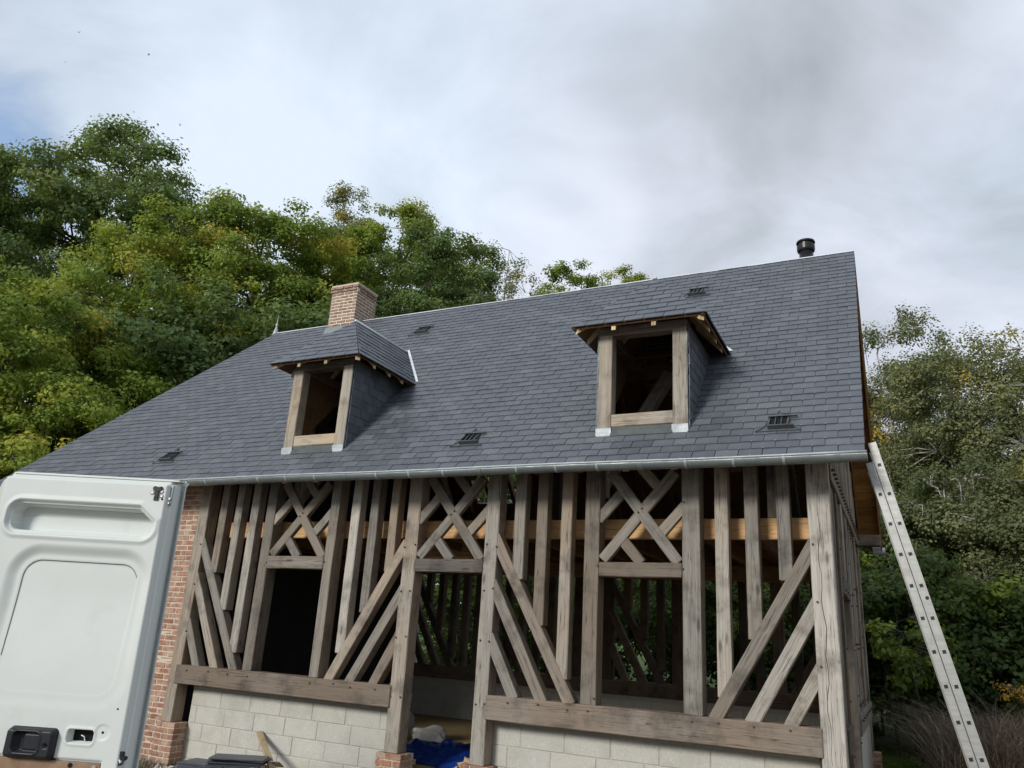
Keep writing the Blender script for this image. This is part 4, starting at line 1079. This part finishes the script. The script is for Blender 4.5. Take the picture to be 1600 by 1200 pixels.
def sack(name, c, sx, sy, sz, rz, seed, label):
    nu, nv = 40, 24; v = []; f = []
    for j in range(nv + 1):
        for i in range(nu):
            th = 2 * math.pi * i / nu; ph = math.pi * j / nv - math.pi / 2
            sg = lambda t, p: math.copysign(abs(t) ** p, t)
            x = sx * sg(math.cos(ph), .45) * sg(math.cos(th), .55); y = sy * sg(math.cos(ph), .45) * sg(math.sin(th), .55); z = sz * (sg(math.sin(ph), .6) + 1)
            k = 1 + .25 * mnoise.noise((x * 7 + seed, y * 7, z * 7)) + .30 * abs(mnoise.noise((x * 11 + seed, y * 11, z * 11 + 3))) + .16 * abs(mnoise.noise((x * 24 + seed, y * 24, z * 24)))
            v.append((x * k, y * k, max(0, z * (1 + .35 * mnoise.noise((x * 5 + seed, y * 5, 1))))))
    for j in range(nv):
        for i in range(nu): f.append((j * nu + i, j * nu + (i + 1) % nu, (j + 1) * nu + (i + 1) % nu, (j + 1) * nu + i))
    o = obj(name, mesh(name, v, f, 'sack'), None, Matrix.Translation(c) @ Matrix.Rotation(rz, 4, 'Z'), True); tag(o, label, 'sack')
sack('rubble_sack', (-5.40, 1.95, .10), .20, .15, .135, .5, 3.0, 'crumpled white sack slumped behind the blue tarpaulin')
sack('cement_sack', (-6.02, 2.00, .10), .22, .26, .20, .2, 8.0, 'white sack low behind the left door post')
sack('lime_sack', (-6.05, 2.02, .50), .20, .26, .17, .4, 13.0, 'white sack on top of the stack behind the left door post')
# lumps of spoil by the right door post
def lump(c, r, seed, label):
    nu, nv = 14, 10; v = []; f = []
    for j in range(nv + 1):
        for i in range(nu):
            th = 2 * math.pi * i / nu; ph = math.pi * j / nv - math.pi / 2
            d = Vector((math.cos(ph) * math.cos(th), math.cos(ph) * math.sin(th), math.sin(ph))); k = r * (1 + .6 * mnoise.noise(d * 2.2 + Vector((seed, 0, 0))) + .3 * mnoise.noise(d * 6 + Vector((seed, 3, 0))))
            v.append(d * k)
    for j in range(nv):
        for i in range(nu): f.append((j * nu + i, j * nu + (i + 1) % nu, (j + 1) * nu + (i + 1) % nu, (j + 1) * nu + i))
    o = obj('clay_lump', mesh('clay_lump', v, f, 'rubble'), None, Matrix.Translation(c)); tag(o, label, 'clay lump', 'clay lumps by the right door post')
lump((-3.87, .36, .20), .115, 1.0, 'largest ochre clay lump against the right door post')
lump((-4.03, .30, .13), .075, 5.0, 'small ochre clay lump in the middle of the doorway edge')
lump((-3.86, .22, .15), .07, 9.0, 'ochre clay lump at the foot of the right door post')
# slates stacked in front of the foundation, a crate with an offcut and a batten
def slate_stack():
    e = empty('slate_stack', (-6.42, -.52, GZ - .04), .0, 'stack of loose dark roofing slates in front of the block foundation', 'slate stack')
    r = random.Random(5); z = .0; k = 0
    me = bevel_box_mesh('loose_slate', .60, .34, .012, .002, 'slate', .004, 5)
    while z < .31:
        o = bpy.data.objects.new('loose_slate', me); link(o); o.parent = e
        o.matrix_basis = Matrix.Translation((r.uniform(-.03, .03), r.uniform(-.03, .03), z)) @ Matrix.Rotation(r.uniform(-.06, .06) + .5, 4, 'Z'); z += .0145; k += 1
    z2 = 0.0
    while z2 < .22:
        o = bpy.data.objects.new('loose_slate', me); link(o); o.parent = e
        o.matrix_basis = Matrix.Translation((-.33 + r.uniform(-.02, .02), -.12 + r.uniform(-.02, .02), z2)) @ Matrix.Rotation(r.uniform(-.06, .06) + .2, 4, 'Z'); z2 += .0145
slate_stack()
def crate():
    e = empty('wooden_crate', (-5.75, -.50, GZ - .04), .10, 'open wooden crate with a zinc offcut beside the slate stack', 'crate')
    for (a, b) in (((-.42, -.22, 0), (.42, -.20, .24)), ((-.42, .20, 0), (.42, .22, .24)), ((-.42, -.20, 0), (-.40, .20, .235)), ((.40, -.20, 0), (.42, .20, .235)), ((-.02, -.20, 0), (.0, .20, .232))):
        mb = MB(); mb.box(a, b); mb.build('crate_side', 'pine_pale' if a[0] < 0 else 'pine_new', e)
    mb = MB(); mb.box((-.40, -.2, 0), (.40, .2, .015)); mb.build('crate_bottom', 'pine_brown', e)
    s = bevel_box_mesh('zinc_offcut', .10, .30, .012, .003, 'zinc'); o = obj('zinc_offcut', s, None, Matrix.Translation((-5.80, -.58, .12)) @ Matrix.Rotation(.5, 4, 'Z') @ Matrix.Rotation(-.3, 4, 'X')); tag(o, 'grey zinc offcut lying across the wooden crate', 'offcut')
crate()
bt = beam('batten', (-5.80, -.52, -.08), (-6.77, .15, .30), .075, .03, 'pine_pale', None, (1, 1, 0), .001, .003); tag(bt, 'pale split batten leaning against the block foundation', 'batten')

# ------------------------------------------------------------------ vegetation
def quad_mesh(name, P, A, B, tint, mat):
    """leaf quads: centre P, half axes A and B (numpy n x 3)"""
    n = len(P); V = np.empty((n, 4, 3), np.float32)
    V[:, 0] = P - A; V[:, 1] = P + B - A * .15; V[:, 2] = P + A; V[:, 3] = P - B - A * .15
    me = bpy.data.meshes.new(name); me.vertices.add(n * 4); me.vertices.foreach_set('co', V.ravel())
    me.loops.add(n * 4); me.loops.foreach_set('vertex_index', np.arange(n * 4, dtype=np.int32))
    me.polygons.add(n); me.polygons.foreach_set('loop_start', np.arange(0, n * 4, 4, dtype=np.int32)); me.polygons.foreach_set('loop_total', np.full(n, 4, np.int32))
    at = me.attributes.new('tint', 'FLOAT', 'FACE'); at.data.foreach_set('value', tint.astype(np.float32))
    me.materials.append(MATS[mat]); me.update(calc_edges=True); return me
def unit(v): return v / np.maximum(1e-9, np.linalg.norm(v, axis=-1, keepdims=True))
def make_tree(name, label, base, Ht, rad, zc, rz, nclus, nleaf, leaf, mat, seed, group='trees round the house', cat='tree', bark='bark', rc=.55, droop=0.0, tr=.16, lobes=.35, tint0=.45, tintv=.30, trunks=1, fill=.5, cone=0.0, boughs=16):
    """crown: ellipsoid of half width rad and half height rz centred at height zc"""
    g = np.random.default_rng(seed); e = empty(name, (base[0], base[1], GZ - .05), 0, label, cat, group)
    # boughs: a dozen or two rounded masses set on the crown's shell; clusters of leaves fill each
    nb = boughs; i_ = np.arange(nb) + .5; ph = np.arccos(1 - 2 * i_ / nb); th = np.pi * (1 + 5 ** .5) * i_
    d = np.stack([np.cos(th) * np.sin(ph), np.sin(th) * np.sin(ph), np.cos(ph)], 1) + g.normal(size=(nb, 3)) * .22; d = unit(d)
    br = g.uniform(.72, 1.3, nb) * (2.0 / nb ** .5)
    ext = np.array([rad, rad, rz]); BC = d * ext * (1 - br * .72)[:, None] * g.uniform(1 - lobes * .6, 1.06, nb)[:, None]
    if cone > 0: BC[:, :2] *= (1 - cone * np.clip((BC[:, 2] / rz + .3), 0, 1))[:, None]
    w_ = br ** 2; w_ /= w_.sum(); bi = g.choice(nb, nclus, p=w_)
    dd = unit(g.normal(size=(nclus, 3)) + d[bi] * .55); rr_ = g.uniform(fill, 1.0, nclus) ** .7
    bs_ = np.stack([br * (rad * .6 + rz * .4) * (1 - cone * .5)] * 2 + [br * (rad * .55 + rz * .3) * .85], 1)
    C = BC[bi] + dd * rr_[:, None] * bs_[bi]
    C[:, 2] += zc; C[:, 2] = np.maximum(C[:, 2], .2)
    btint = g.normal(size=nb)
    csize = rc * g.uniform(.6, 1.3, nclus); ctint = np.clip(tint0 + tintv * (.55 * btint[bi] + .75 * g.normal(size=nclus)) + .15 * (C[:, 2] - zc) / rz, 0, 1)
    k = g.poisson(nleaf * (csize / rc) ** 1.7); idx = np.repeat(np.arange(nclus), k); n = len(idx)
    off = unit(g.normal(size=(n, 3))) * (g.uniform(0, 1, n) ** .5)[:, None]
    stray = g.uniform(size=n) < .12; off[stray] *= 1.35
    off[:, 2] *= .55 + droop; P = C[idx] + off * csize[idx][:, None]
    if droop: P[:, 2] -= droop * csize[idx] * (np.linalg.norm(off[:, :2], axis=1) ** 2) * 1.2
    P[:, 2] = np.maximum(P[:, 2], .05)
    out = unit(P - np.array([0, 0, zc])); nrm = unit(g.normal(size=(n, 3)) * .42 + unit(off) * .75 + out * .25 + np.array([0, 0, .5]))
    t = unit(np.cross(nrm, g.normal(size=(n, 3)))); b = np.cross(nrm, t); sz = leaf * g.uniform(.6, 1.35, n)[:, None]
    tint = np.clip(ctint[idx] + g.normal(size=n) * .06, 0, 1)
    obj('crown', quad_mesh('crown', P, t * sz * .62, b * sz * .42, tint, mat), e)
    # trunk(s), a limb into every bough, twigs to the leaf clusters
    R = random.Random(seed); mb = MB(); limbs = []
    for q in range(trunks):
        bx = (0, 0) if q == 0 else (R.uniform(-.5, .5), R.uniform(-.5, .5))
        lean = (R.uniform(-.05, .05) * Ht * (1 + q), R.uniform(-.05, .05) * Ht * (1 + q)); topz = zc + rz * .62
        pts = [Vector((bx[0] + lean[0] * t_ ** 1.5 + .12 * math.sin(t_ * 5 + q), bx[1] + lean[1] * t_ ** 1.5 + .1 * math.cos(t_ * 4 + q), topz * t_)) for t_ in [i / 9 for i in range(10)]]
        w = tr * (1 if q == 0 else .7); mb.tube(pts, [w * (1.25 if i == 0 else 1 - .88 * i / 9) for i in range(10)], 8); limbs += [(p, w * (1 - .85 * i / 9)) for i, p in enumerate(pts)][2:]
    spine = list(limbs)
    for i in range(nb):
        tgt = Vector(BC[i]) + Vector((0, 0, zc)); cand = [l for l in spine if l[0].z < tgt.z + .2] or spine[:2]
        p, w = min(cand, key=lambda l: abs((tgt.z - l[0].z) - (tgt.xy - l[0].xy).length * .7)); tgt += Vector(d[i] * ext * .12)
        c1 = p.lerp(tgt, .35) + Vector((R.uniform(-.12, .12), R.uniform(-.12, .12), (tgt - p).length * .06)); pts = []
        for s_ in range(8):
            u = s_ / 7; q = p * (1 - u) ** 2 + c1 * (2 * u * (1 - u)) + tgt * u * u; wob = .05 * (tgt - p).length * (u * (1 - u) * 4)
            pts.append(q + Vector((R.uniform(-wob, wob), R.uniform(-wob, wob), R.uniform(-wob, wob)) if 0 < s_ < 7 else (0, 0, 0)))
        r0 = max(.022, w * .55); mb.tube(pts, [r0 * (1 - .8 * s_ / 7) for s_ in range(8)], 6, cap=False); limbs += [(pts[s_], r0 * (1 - .8 * s_ / 7)) for s_ in (3, 4, 5, 6, 7)]
    L_ = np.array([tuple(p) for p, _ in limbs])
    for i in range(nclus):
        c_ = Vector(C[i]); j = int(np.argmin(((L_ - C[i]) ** 2).sum(1))); p = Vector(L_[j])
        mid = (p + c_) / 2 + Vector((R.uniform(-.12, .12), R.uniform(-.12, .12), R.uniform(-.05, .15)))
        mb.tube([p, mid, c_], [.022, .014, .006], 4, cap=False)
    mb.build('trunk', bark, e, smooth=True)
    return e
T = make_tree
G1 = 'trees behind the left of the house'; G2 = 'trees behind the right of the house'
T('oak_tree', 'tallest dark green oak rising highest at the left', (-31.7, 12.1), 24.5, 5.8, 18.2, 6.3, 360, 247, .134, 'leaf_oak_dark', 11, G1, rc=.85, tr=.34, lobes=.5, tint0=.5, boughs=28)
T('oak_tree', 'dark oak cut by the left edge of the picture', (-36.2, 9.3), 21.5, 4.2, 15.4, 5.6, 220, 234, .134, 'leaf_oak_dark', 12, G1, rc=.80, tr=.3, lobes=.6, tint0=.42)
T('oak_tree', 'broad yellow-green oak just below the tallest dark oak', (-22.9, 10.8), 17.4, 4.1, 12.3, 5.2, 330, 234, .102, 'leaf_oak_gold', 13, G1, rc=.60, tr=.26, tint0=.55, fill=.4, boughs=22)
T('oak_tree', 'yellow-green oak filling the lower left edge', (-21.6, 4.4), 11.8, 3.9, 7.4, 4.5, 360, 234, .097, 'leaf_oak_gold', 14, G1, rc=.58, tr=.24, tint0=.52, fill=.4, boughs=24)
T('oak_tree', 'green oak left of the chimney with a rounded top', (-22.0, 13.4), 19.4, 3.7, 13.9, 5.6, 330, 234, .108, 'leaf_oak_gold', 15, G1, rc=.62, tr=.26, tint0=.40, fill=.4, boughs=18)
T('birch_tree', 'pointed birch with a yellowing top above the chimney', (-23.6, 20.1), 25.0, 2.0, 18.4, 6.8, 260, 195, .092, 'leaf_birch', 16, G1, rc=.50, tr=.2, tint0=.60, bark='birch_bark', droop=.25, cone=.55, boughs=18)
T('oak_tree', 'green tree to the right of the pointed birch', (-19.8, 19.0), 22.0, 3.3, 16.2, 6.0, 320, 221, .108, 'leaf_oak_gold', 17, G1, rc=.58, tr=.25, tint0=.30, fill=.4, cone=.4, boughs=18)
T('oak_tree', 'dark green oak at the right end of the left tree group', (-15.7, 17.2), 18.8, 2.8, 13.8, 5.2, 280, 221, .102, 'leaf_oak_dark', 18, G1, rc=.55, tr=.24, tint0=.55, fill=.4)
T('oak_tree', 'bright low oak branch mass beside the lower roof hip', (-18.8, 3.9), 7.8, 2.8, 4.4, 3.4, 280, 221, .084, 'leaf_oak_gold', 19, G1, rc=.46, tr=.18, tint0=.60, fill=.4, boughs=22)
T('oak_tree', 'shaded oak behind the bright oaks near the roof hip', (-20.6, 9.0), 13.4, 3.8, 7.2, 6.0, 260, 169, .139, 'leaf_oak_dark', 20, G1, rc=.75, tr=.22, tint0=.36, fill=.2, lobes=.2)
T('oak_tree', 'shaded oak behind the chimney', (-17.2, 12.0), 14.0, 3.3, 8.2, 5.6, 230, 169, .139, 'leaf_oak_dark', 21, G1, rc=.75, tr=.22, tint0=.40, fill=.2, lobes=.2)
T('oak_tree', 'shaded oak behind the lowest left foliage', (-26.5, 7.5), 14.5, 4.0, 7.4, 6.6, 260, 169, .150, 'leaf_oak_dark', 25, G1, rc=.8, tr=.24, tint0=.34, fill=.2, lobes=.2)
T('birch_tree', 'pale feathery birch top above the middle of the ridge', (-17.4, 25.5), 22.8, 2.2, 17.9, 5.2, 150, 156, .092, 'leaf_birch', 22, G1, rc=.50, tr=.16, tint0=.70, bark='birch_bark', droop=.35, lobes=.55, boughs=10)
T('oak_tree', 'small green treetop left above the right half of the ridge', (-13.3, 25.2), 20.8, 1.6, 16.2, 4.8, 170, 195, .097, 'leaf_oak_gold', 23, G1, rc=.46, tr=.16, tint0=.45, cone=.4, boughs=14)
T('oak_tree', 'small green treetop right above the right half of the ridge', (-11.3, 27.0), 21.6, 1.8, 16.6, 4.8, 150, 182, .092, 'leaf_oak_gold', 24, G1, rc=.48, tr=.16, tint0=.42, cone=.35, boughs=14)
# right side
T('birch_tree', 'tall grey-green birch next to the right gable', (1.3, 19.0), 13.1, 1.9, 8.2, 5.0, 324, 200, 0.071, 'leaf_birch', 31, G2, rc=.42, tr=.13, tint0=.42, bark='birch_bark', droop=.35, lobes=.5, trunks=2, boughs=22)
T('birch_tree', 'grey-green birch between the gable birch and the right edge', (2.9, 17.0), 12.2, 2.1, 7.2, 5.0, 324, 200, 0.068, 'leaf_birch', 32, G2, rc=.40, tr=.12, tint0=.42, bark='birch_bark', droop=.35, lobes=.5, trunks=2, boughs=22)
T('birch_tree', 'birch with bare white limbs at the right edge', (4.9, 16.4), 12.0, 2.4, 7.0, 5.0, 313, 187, 0.068, 'leaf_birch', 33, G2, rc=.40, tr=.12, tint0=.48, bark='birch_bark', droop=.35, lobes=.5, trunks=3, boughs=18)
T('birch_tree', 'low spreading birch in front of the taller right birches', (2.2, 13.6), 7.2, 1.9, 4.2, 2.9, 302, 187, 0.065, 'leaf_birch', 34, G2, rc=.36, tr=.08, tint0=.30, bark='birch_bark', droop=.35, lobes=.4, trunks=3, boughs=20)
T('birch_tree', 'low birch thicket at the right edge beside the ladder', (4.1, 12.8), 7.0, 2.0, 4.0, 2.9, 302, 187, 0.065, 'leaf_birch', 35, G2, rc=.36, tr=.08, tint0=.34, bark='birch_bark', droop=.3, lobes=.4, trunks=3, boughs=20)
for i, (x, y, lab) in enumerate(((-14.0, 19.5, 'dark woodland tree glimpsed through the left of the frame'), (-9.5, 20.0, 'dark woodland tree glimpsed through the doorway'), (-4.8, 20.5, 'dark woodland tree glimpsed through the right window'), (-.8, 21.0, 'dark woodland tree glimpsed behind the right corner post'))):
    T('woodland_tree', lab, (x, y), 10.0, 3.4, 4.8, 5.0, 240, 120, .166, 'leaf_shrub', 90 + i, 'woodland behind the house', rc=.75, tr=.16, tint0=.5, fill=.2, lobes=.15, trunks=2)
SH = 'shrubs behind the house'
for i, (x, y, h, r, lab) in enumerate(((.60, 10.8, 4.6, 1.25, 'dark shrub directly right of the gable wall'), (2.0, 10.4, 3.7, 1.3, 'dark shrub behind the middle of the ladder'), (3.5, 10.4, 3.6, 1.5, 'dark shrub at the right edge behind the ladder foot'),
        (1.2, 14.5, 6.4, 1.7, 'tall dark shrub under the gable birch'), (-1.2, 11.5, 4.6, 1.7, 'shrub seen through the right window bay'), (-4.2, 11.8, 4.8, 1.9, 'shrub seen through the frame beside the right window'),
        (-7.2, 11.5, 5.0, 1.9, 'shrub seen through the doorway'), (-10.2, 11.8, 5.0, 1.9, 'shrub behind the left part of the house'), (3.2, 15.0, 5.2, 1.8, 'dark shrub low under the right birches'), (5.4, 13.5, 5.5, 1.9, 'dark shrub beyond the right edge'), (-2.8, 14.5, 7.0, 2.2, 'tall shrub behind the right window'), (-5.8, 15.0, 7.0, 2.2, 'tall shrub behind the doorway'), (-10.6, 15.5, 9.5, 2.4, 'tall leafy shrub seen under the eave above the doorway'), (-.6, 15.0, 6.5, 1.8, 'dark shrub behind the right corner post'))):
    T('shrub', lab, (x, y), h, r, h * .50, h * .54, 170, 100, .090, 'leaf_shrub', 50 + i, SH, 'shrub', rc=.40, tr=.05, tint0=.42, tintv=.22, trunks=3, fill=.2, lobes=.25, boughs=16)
T('sapling', 'small bright green sapling against the far gable corner', (.62, 8.1), 3.0, .36, 2.1, 1.0, 26, 40, .096, 'leaf_shrub', 71, SH, 'sapling', rc=.24, tr=.02, tint0=.92, tintv=.1, boughs=5)
T('sapling', 'spray of orange leaves right of the ladder', (2.25, 7.2), 1.9, .42, 1.45, .32, 10, 26, .045, 'leaf_yellow', 72, SH, 'sapling', rc=.15, tr=.012, tint0=.5, boughs=4)

def bramble(name, n, box, hgt, seed, mat, label, cat, wid=.006, lean=.5, kind='stuff'):
    g = np.random.default_rng(seed); x0, x1, y0, y1 = box
    bx = g.uniform(x0, x1, n); by = g.uniform(y0, y1, n); h = hgt * g.uniform(.35, 1.0, n) * (.7 + .5 * np.array([mnoise.noise((a * .9, b * .9, seed)) for a, b in zip(bx, by)]))
    an = g.uniform(0, 2 * np.pi, n); ln = lean * g.uniform(.1, 1.0, n) * h
    V = []; F = []; tint = []
    for i in range(n):
        dx, dy = math.cos(an[i]), math.sin(an[i]); pts = []
        c1, c2 = g.uniform(-1, 1, 2) * ln[i] * .6
        for t_ in (0, .35, .7, 1.0): pts.append((bx[i] + dx * ln[i] * t_ ** 2 - dy * c1 * t_ ** 2, by[i] + dy * ln[i] * t_ ** 2 + dx * c1 * t_, GZ - .05 + max(.0, h[i] * (t_ - (.25 * lean + .25 * abs(c2) / max(.05, ln[i])) * t_ ** 3))))
        k = len(V); px, py = -dy, dx
        for q, t_ in zip(pts, (1, .9, .7, .25)):
            V.append((q[0] - px * wid * t_, q[1] - py * wid * t_, q[2])); V.append((q[0] + px * wid * t_, q[1] + py * wid * t_, q[2]))
        for s_ in range(3): F.append((k + 2 * s_, k + 2 * s_ + 1, k + 2 * s_ + 3, k + 2 * s_ + 2)); tint.append(g.random())
    me = mesh(name, V, F, mat); at = me.attributes.new('tint', 'FLOAT', 'FACE'); at.data.foreach_set('value', np.array(tint, np.float32))
    o = obj(name, me); tag(o, label, cat, None, kind); return o
bramble('dry_brambles', 15000, (.85, 5.0, 4.6, 8.8), 2.3, 81, 'dry_stem', 'tangle of dry brown bramble stems behind the ladder foot', 'brambles', .005, 1.1)
bramble('dry_brambles', 1500, (1.7, 4.0, 3.4, 6.0), 1.3, 82, 'dry_stem', 'lower fringe of dry brown stems nearest the ladder', 'brambles', .004, 1.2)
bramble('grass', 9000, (-.9, 1.6, 6.8, 12.5), .16, 83, 'grass_blade', 'strip of green grass behind the gable corner', 'grass', .006, .5)
bramble('weeds', 2500, (-9.4, -8.0, -1.2, -.1), .12, 84, 'dry_stem', 'thin dry weeds at the foot of the brick wall', 'weeds', .004, .7)

def gravel():
    g = np.random.default_rng(91); mb = MB()
    for i in range(1600):
        x, y = g.uniform(-9.3, -4.9), g.uniform(-1.5, -.05); r = g.uniform(.008, .026)
        vs = [Vector((x, y, GZ - .04)) + Vector(g.normal(size=3)) * r for _ in range(5)]
        mb.add(vs, [(0, 1, 2), (0, 2, 3), (0, 3, 4), (0, 4, 1), (1, 2, 4), (2, 3, 4)])
    o = mb.build('gravel', 'mortar_grey'); tag(o, 'loose gravel and chippings along the foot of the wall', 'gravel', None, 'stuff')
gravel()

# ------------------------------------------------------------------ birds far up in front of the cloud
def bird(p, sp, rz, label):
    v = [(0, .09, 0), (.025, 0, .01), (0, -.10, 0), (-.025, 0, .01), (0, 0, -.025), (.5 * sp, -.03, .05), (.25 * sp, .05, .07), (-.5 * sp, -.03, .05), (-.25 * sp, .05, .07), (.2 * sp, -.04, .05), (-.2 * sp, -.04, .05)]
    f = [(0, 1, 4), (1, 2, 4), (2, 3, 4), (3, 0, 4), (0, 3, 1), (1, 3, 2), (1, 6, 9), (6, 5, 9), (3, 10, 8), (8, 10, 7)]
    o = obj('bird', mesh('bird', v, f, 'black_paint'), None, Matrix.Translation(p) @ Matrix.Rotation(rz, 4, 'Z') @ Matrix.Rotation(.5, 4, 'X')); tag(o, label, 'bird', 'birds high over the left trees')
bird((-39.3, 13.1, 33.1), .34, .4, 'topmost of the tiny dark birds over the left trees')
bird((-40.4, 13.4, 31.6), .24, 1.3, 'tiny bird nearest the left edge of the sky')
bird((-37.3, 16.2, 33.4), .20, -.5, 'faintest tiny bird to the right of the topmost one')
bird((-37.4, 19.3, 30.6), .36, 2.1, 'lowest tiny bird just right of the tallest oak')
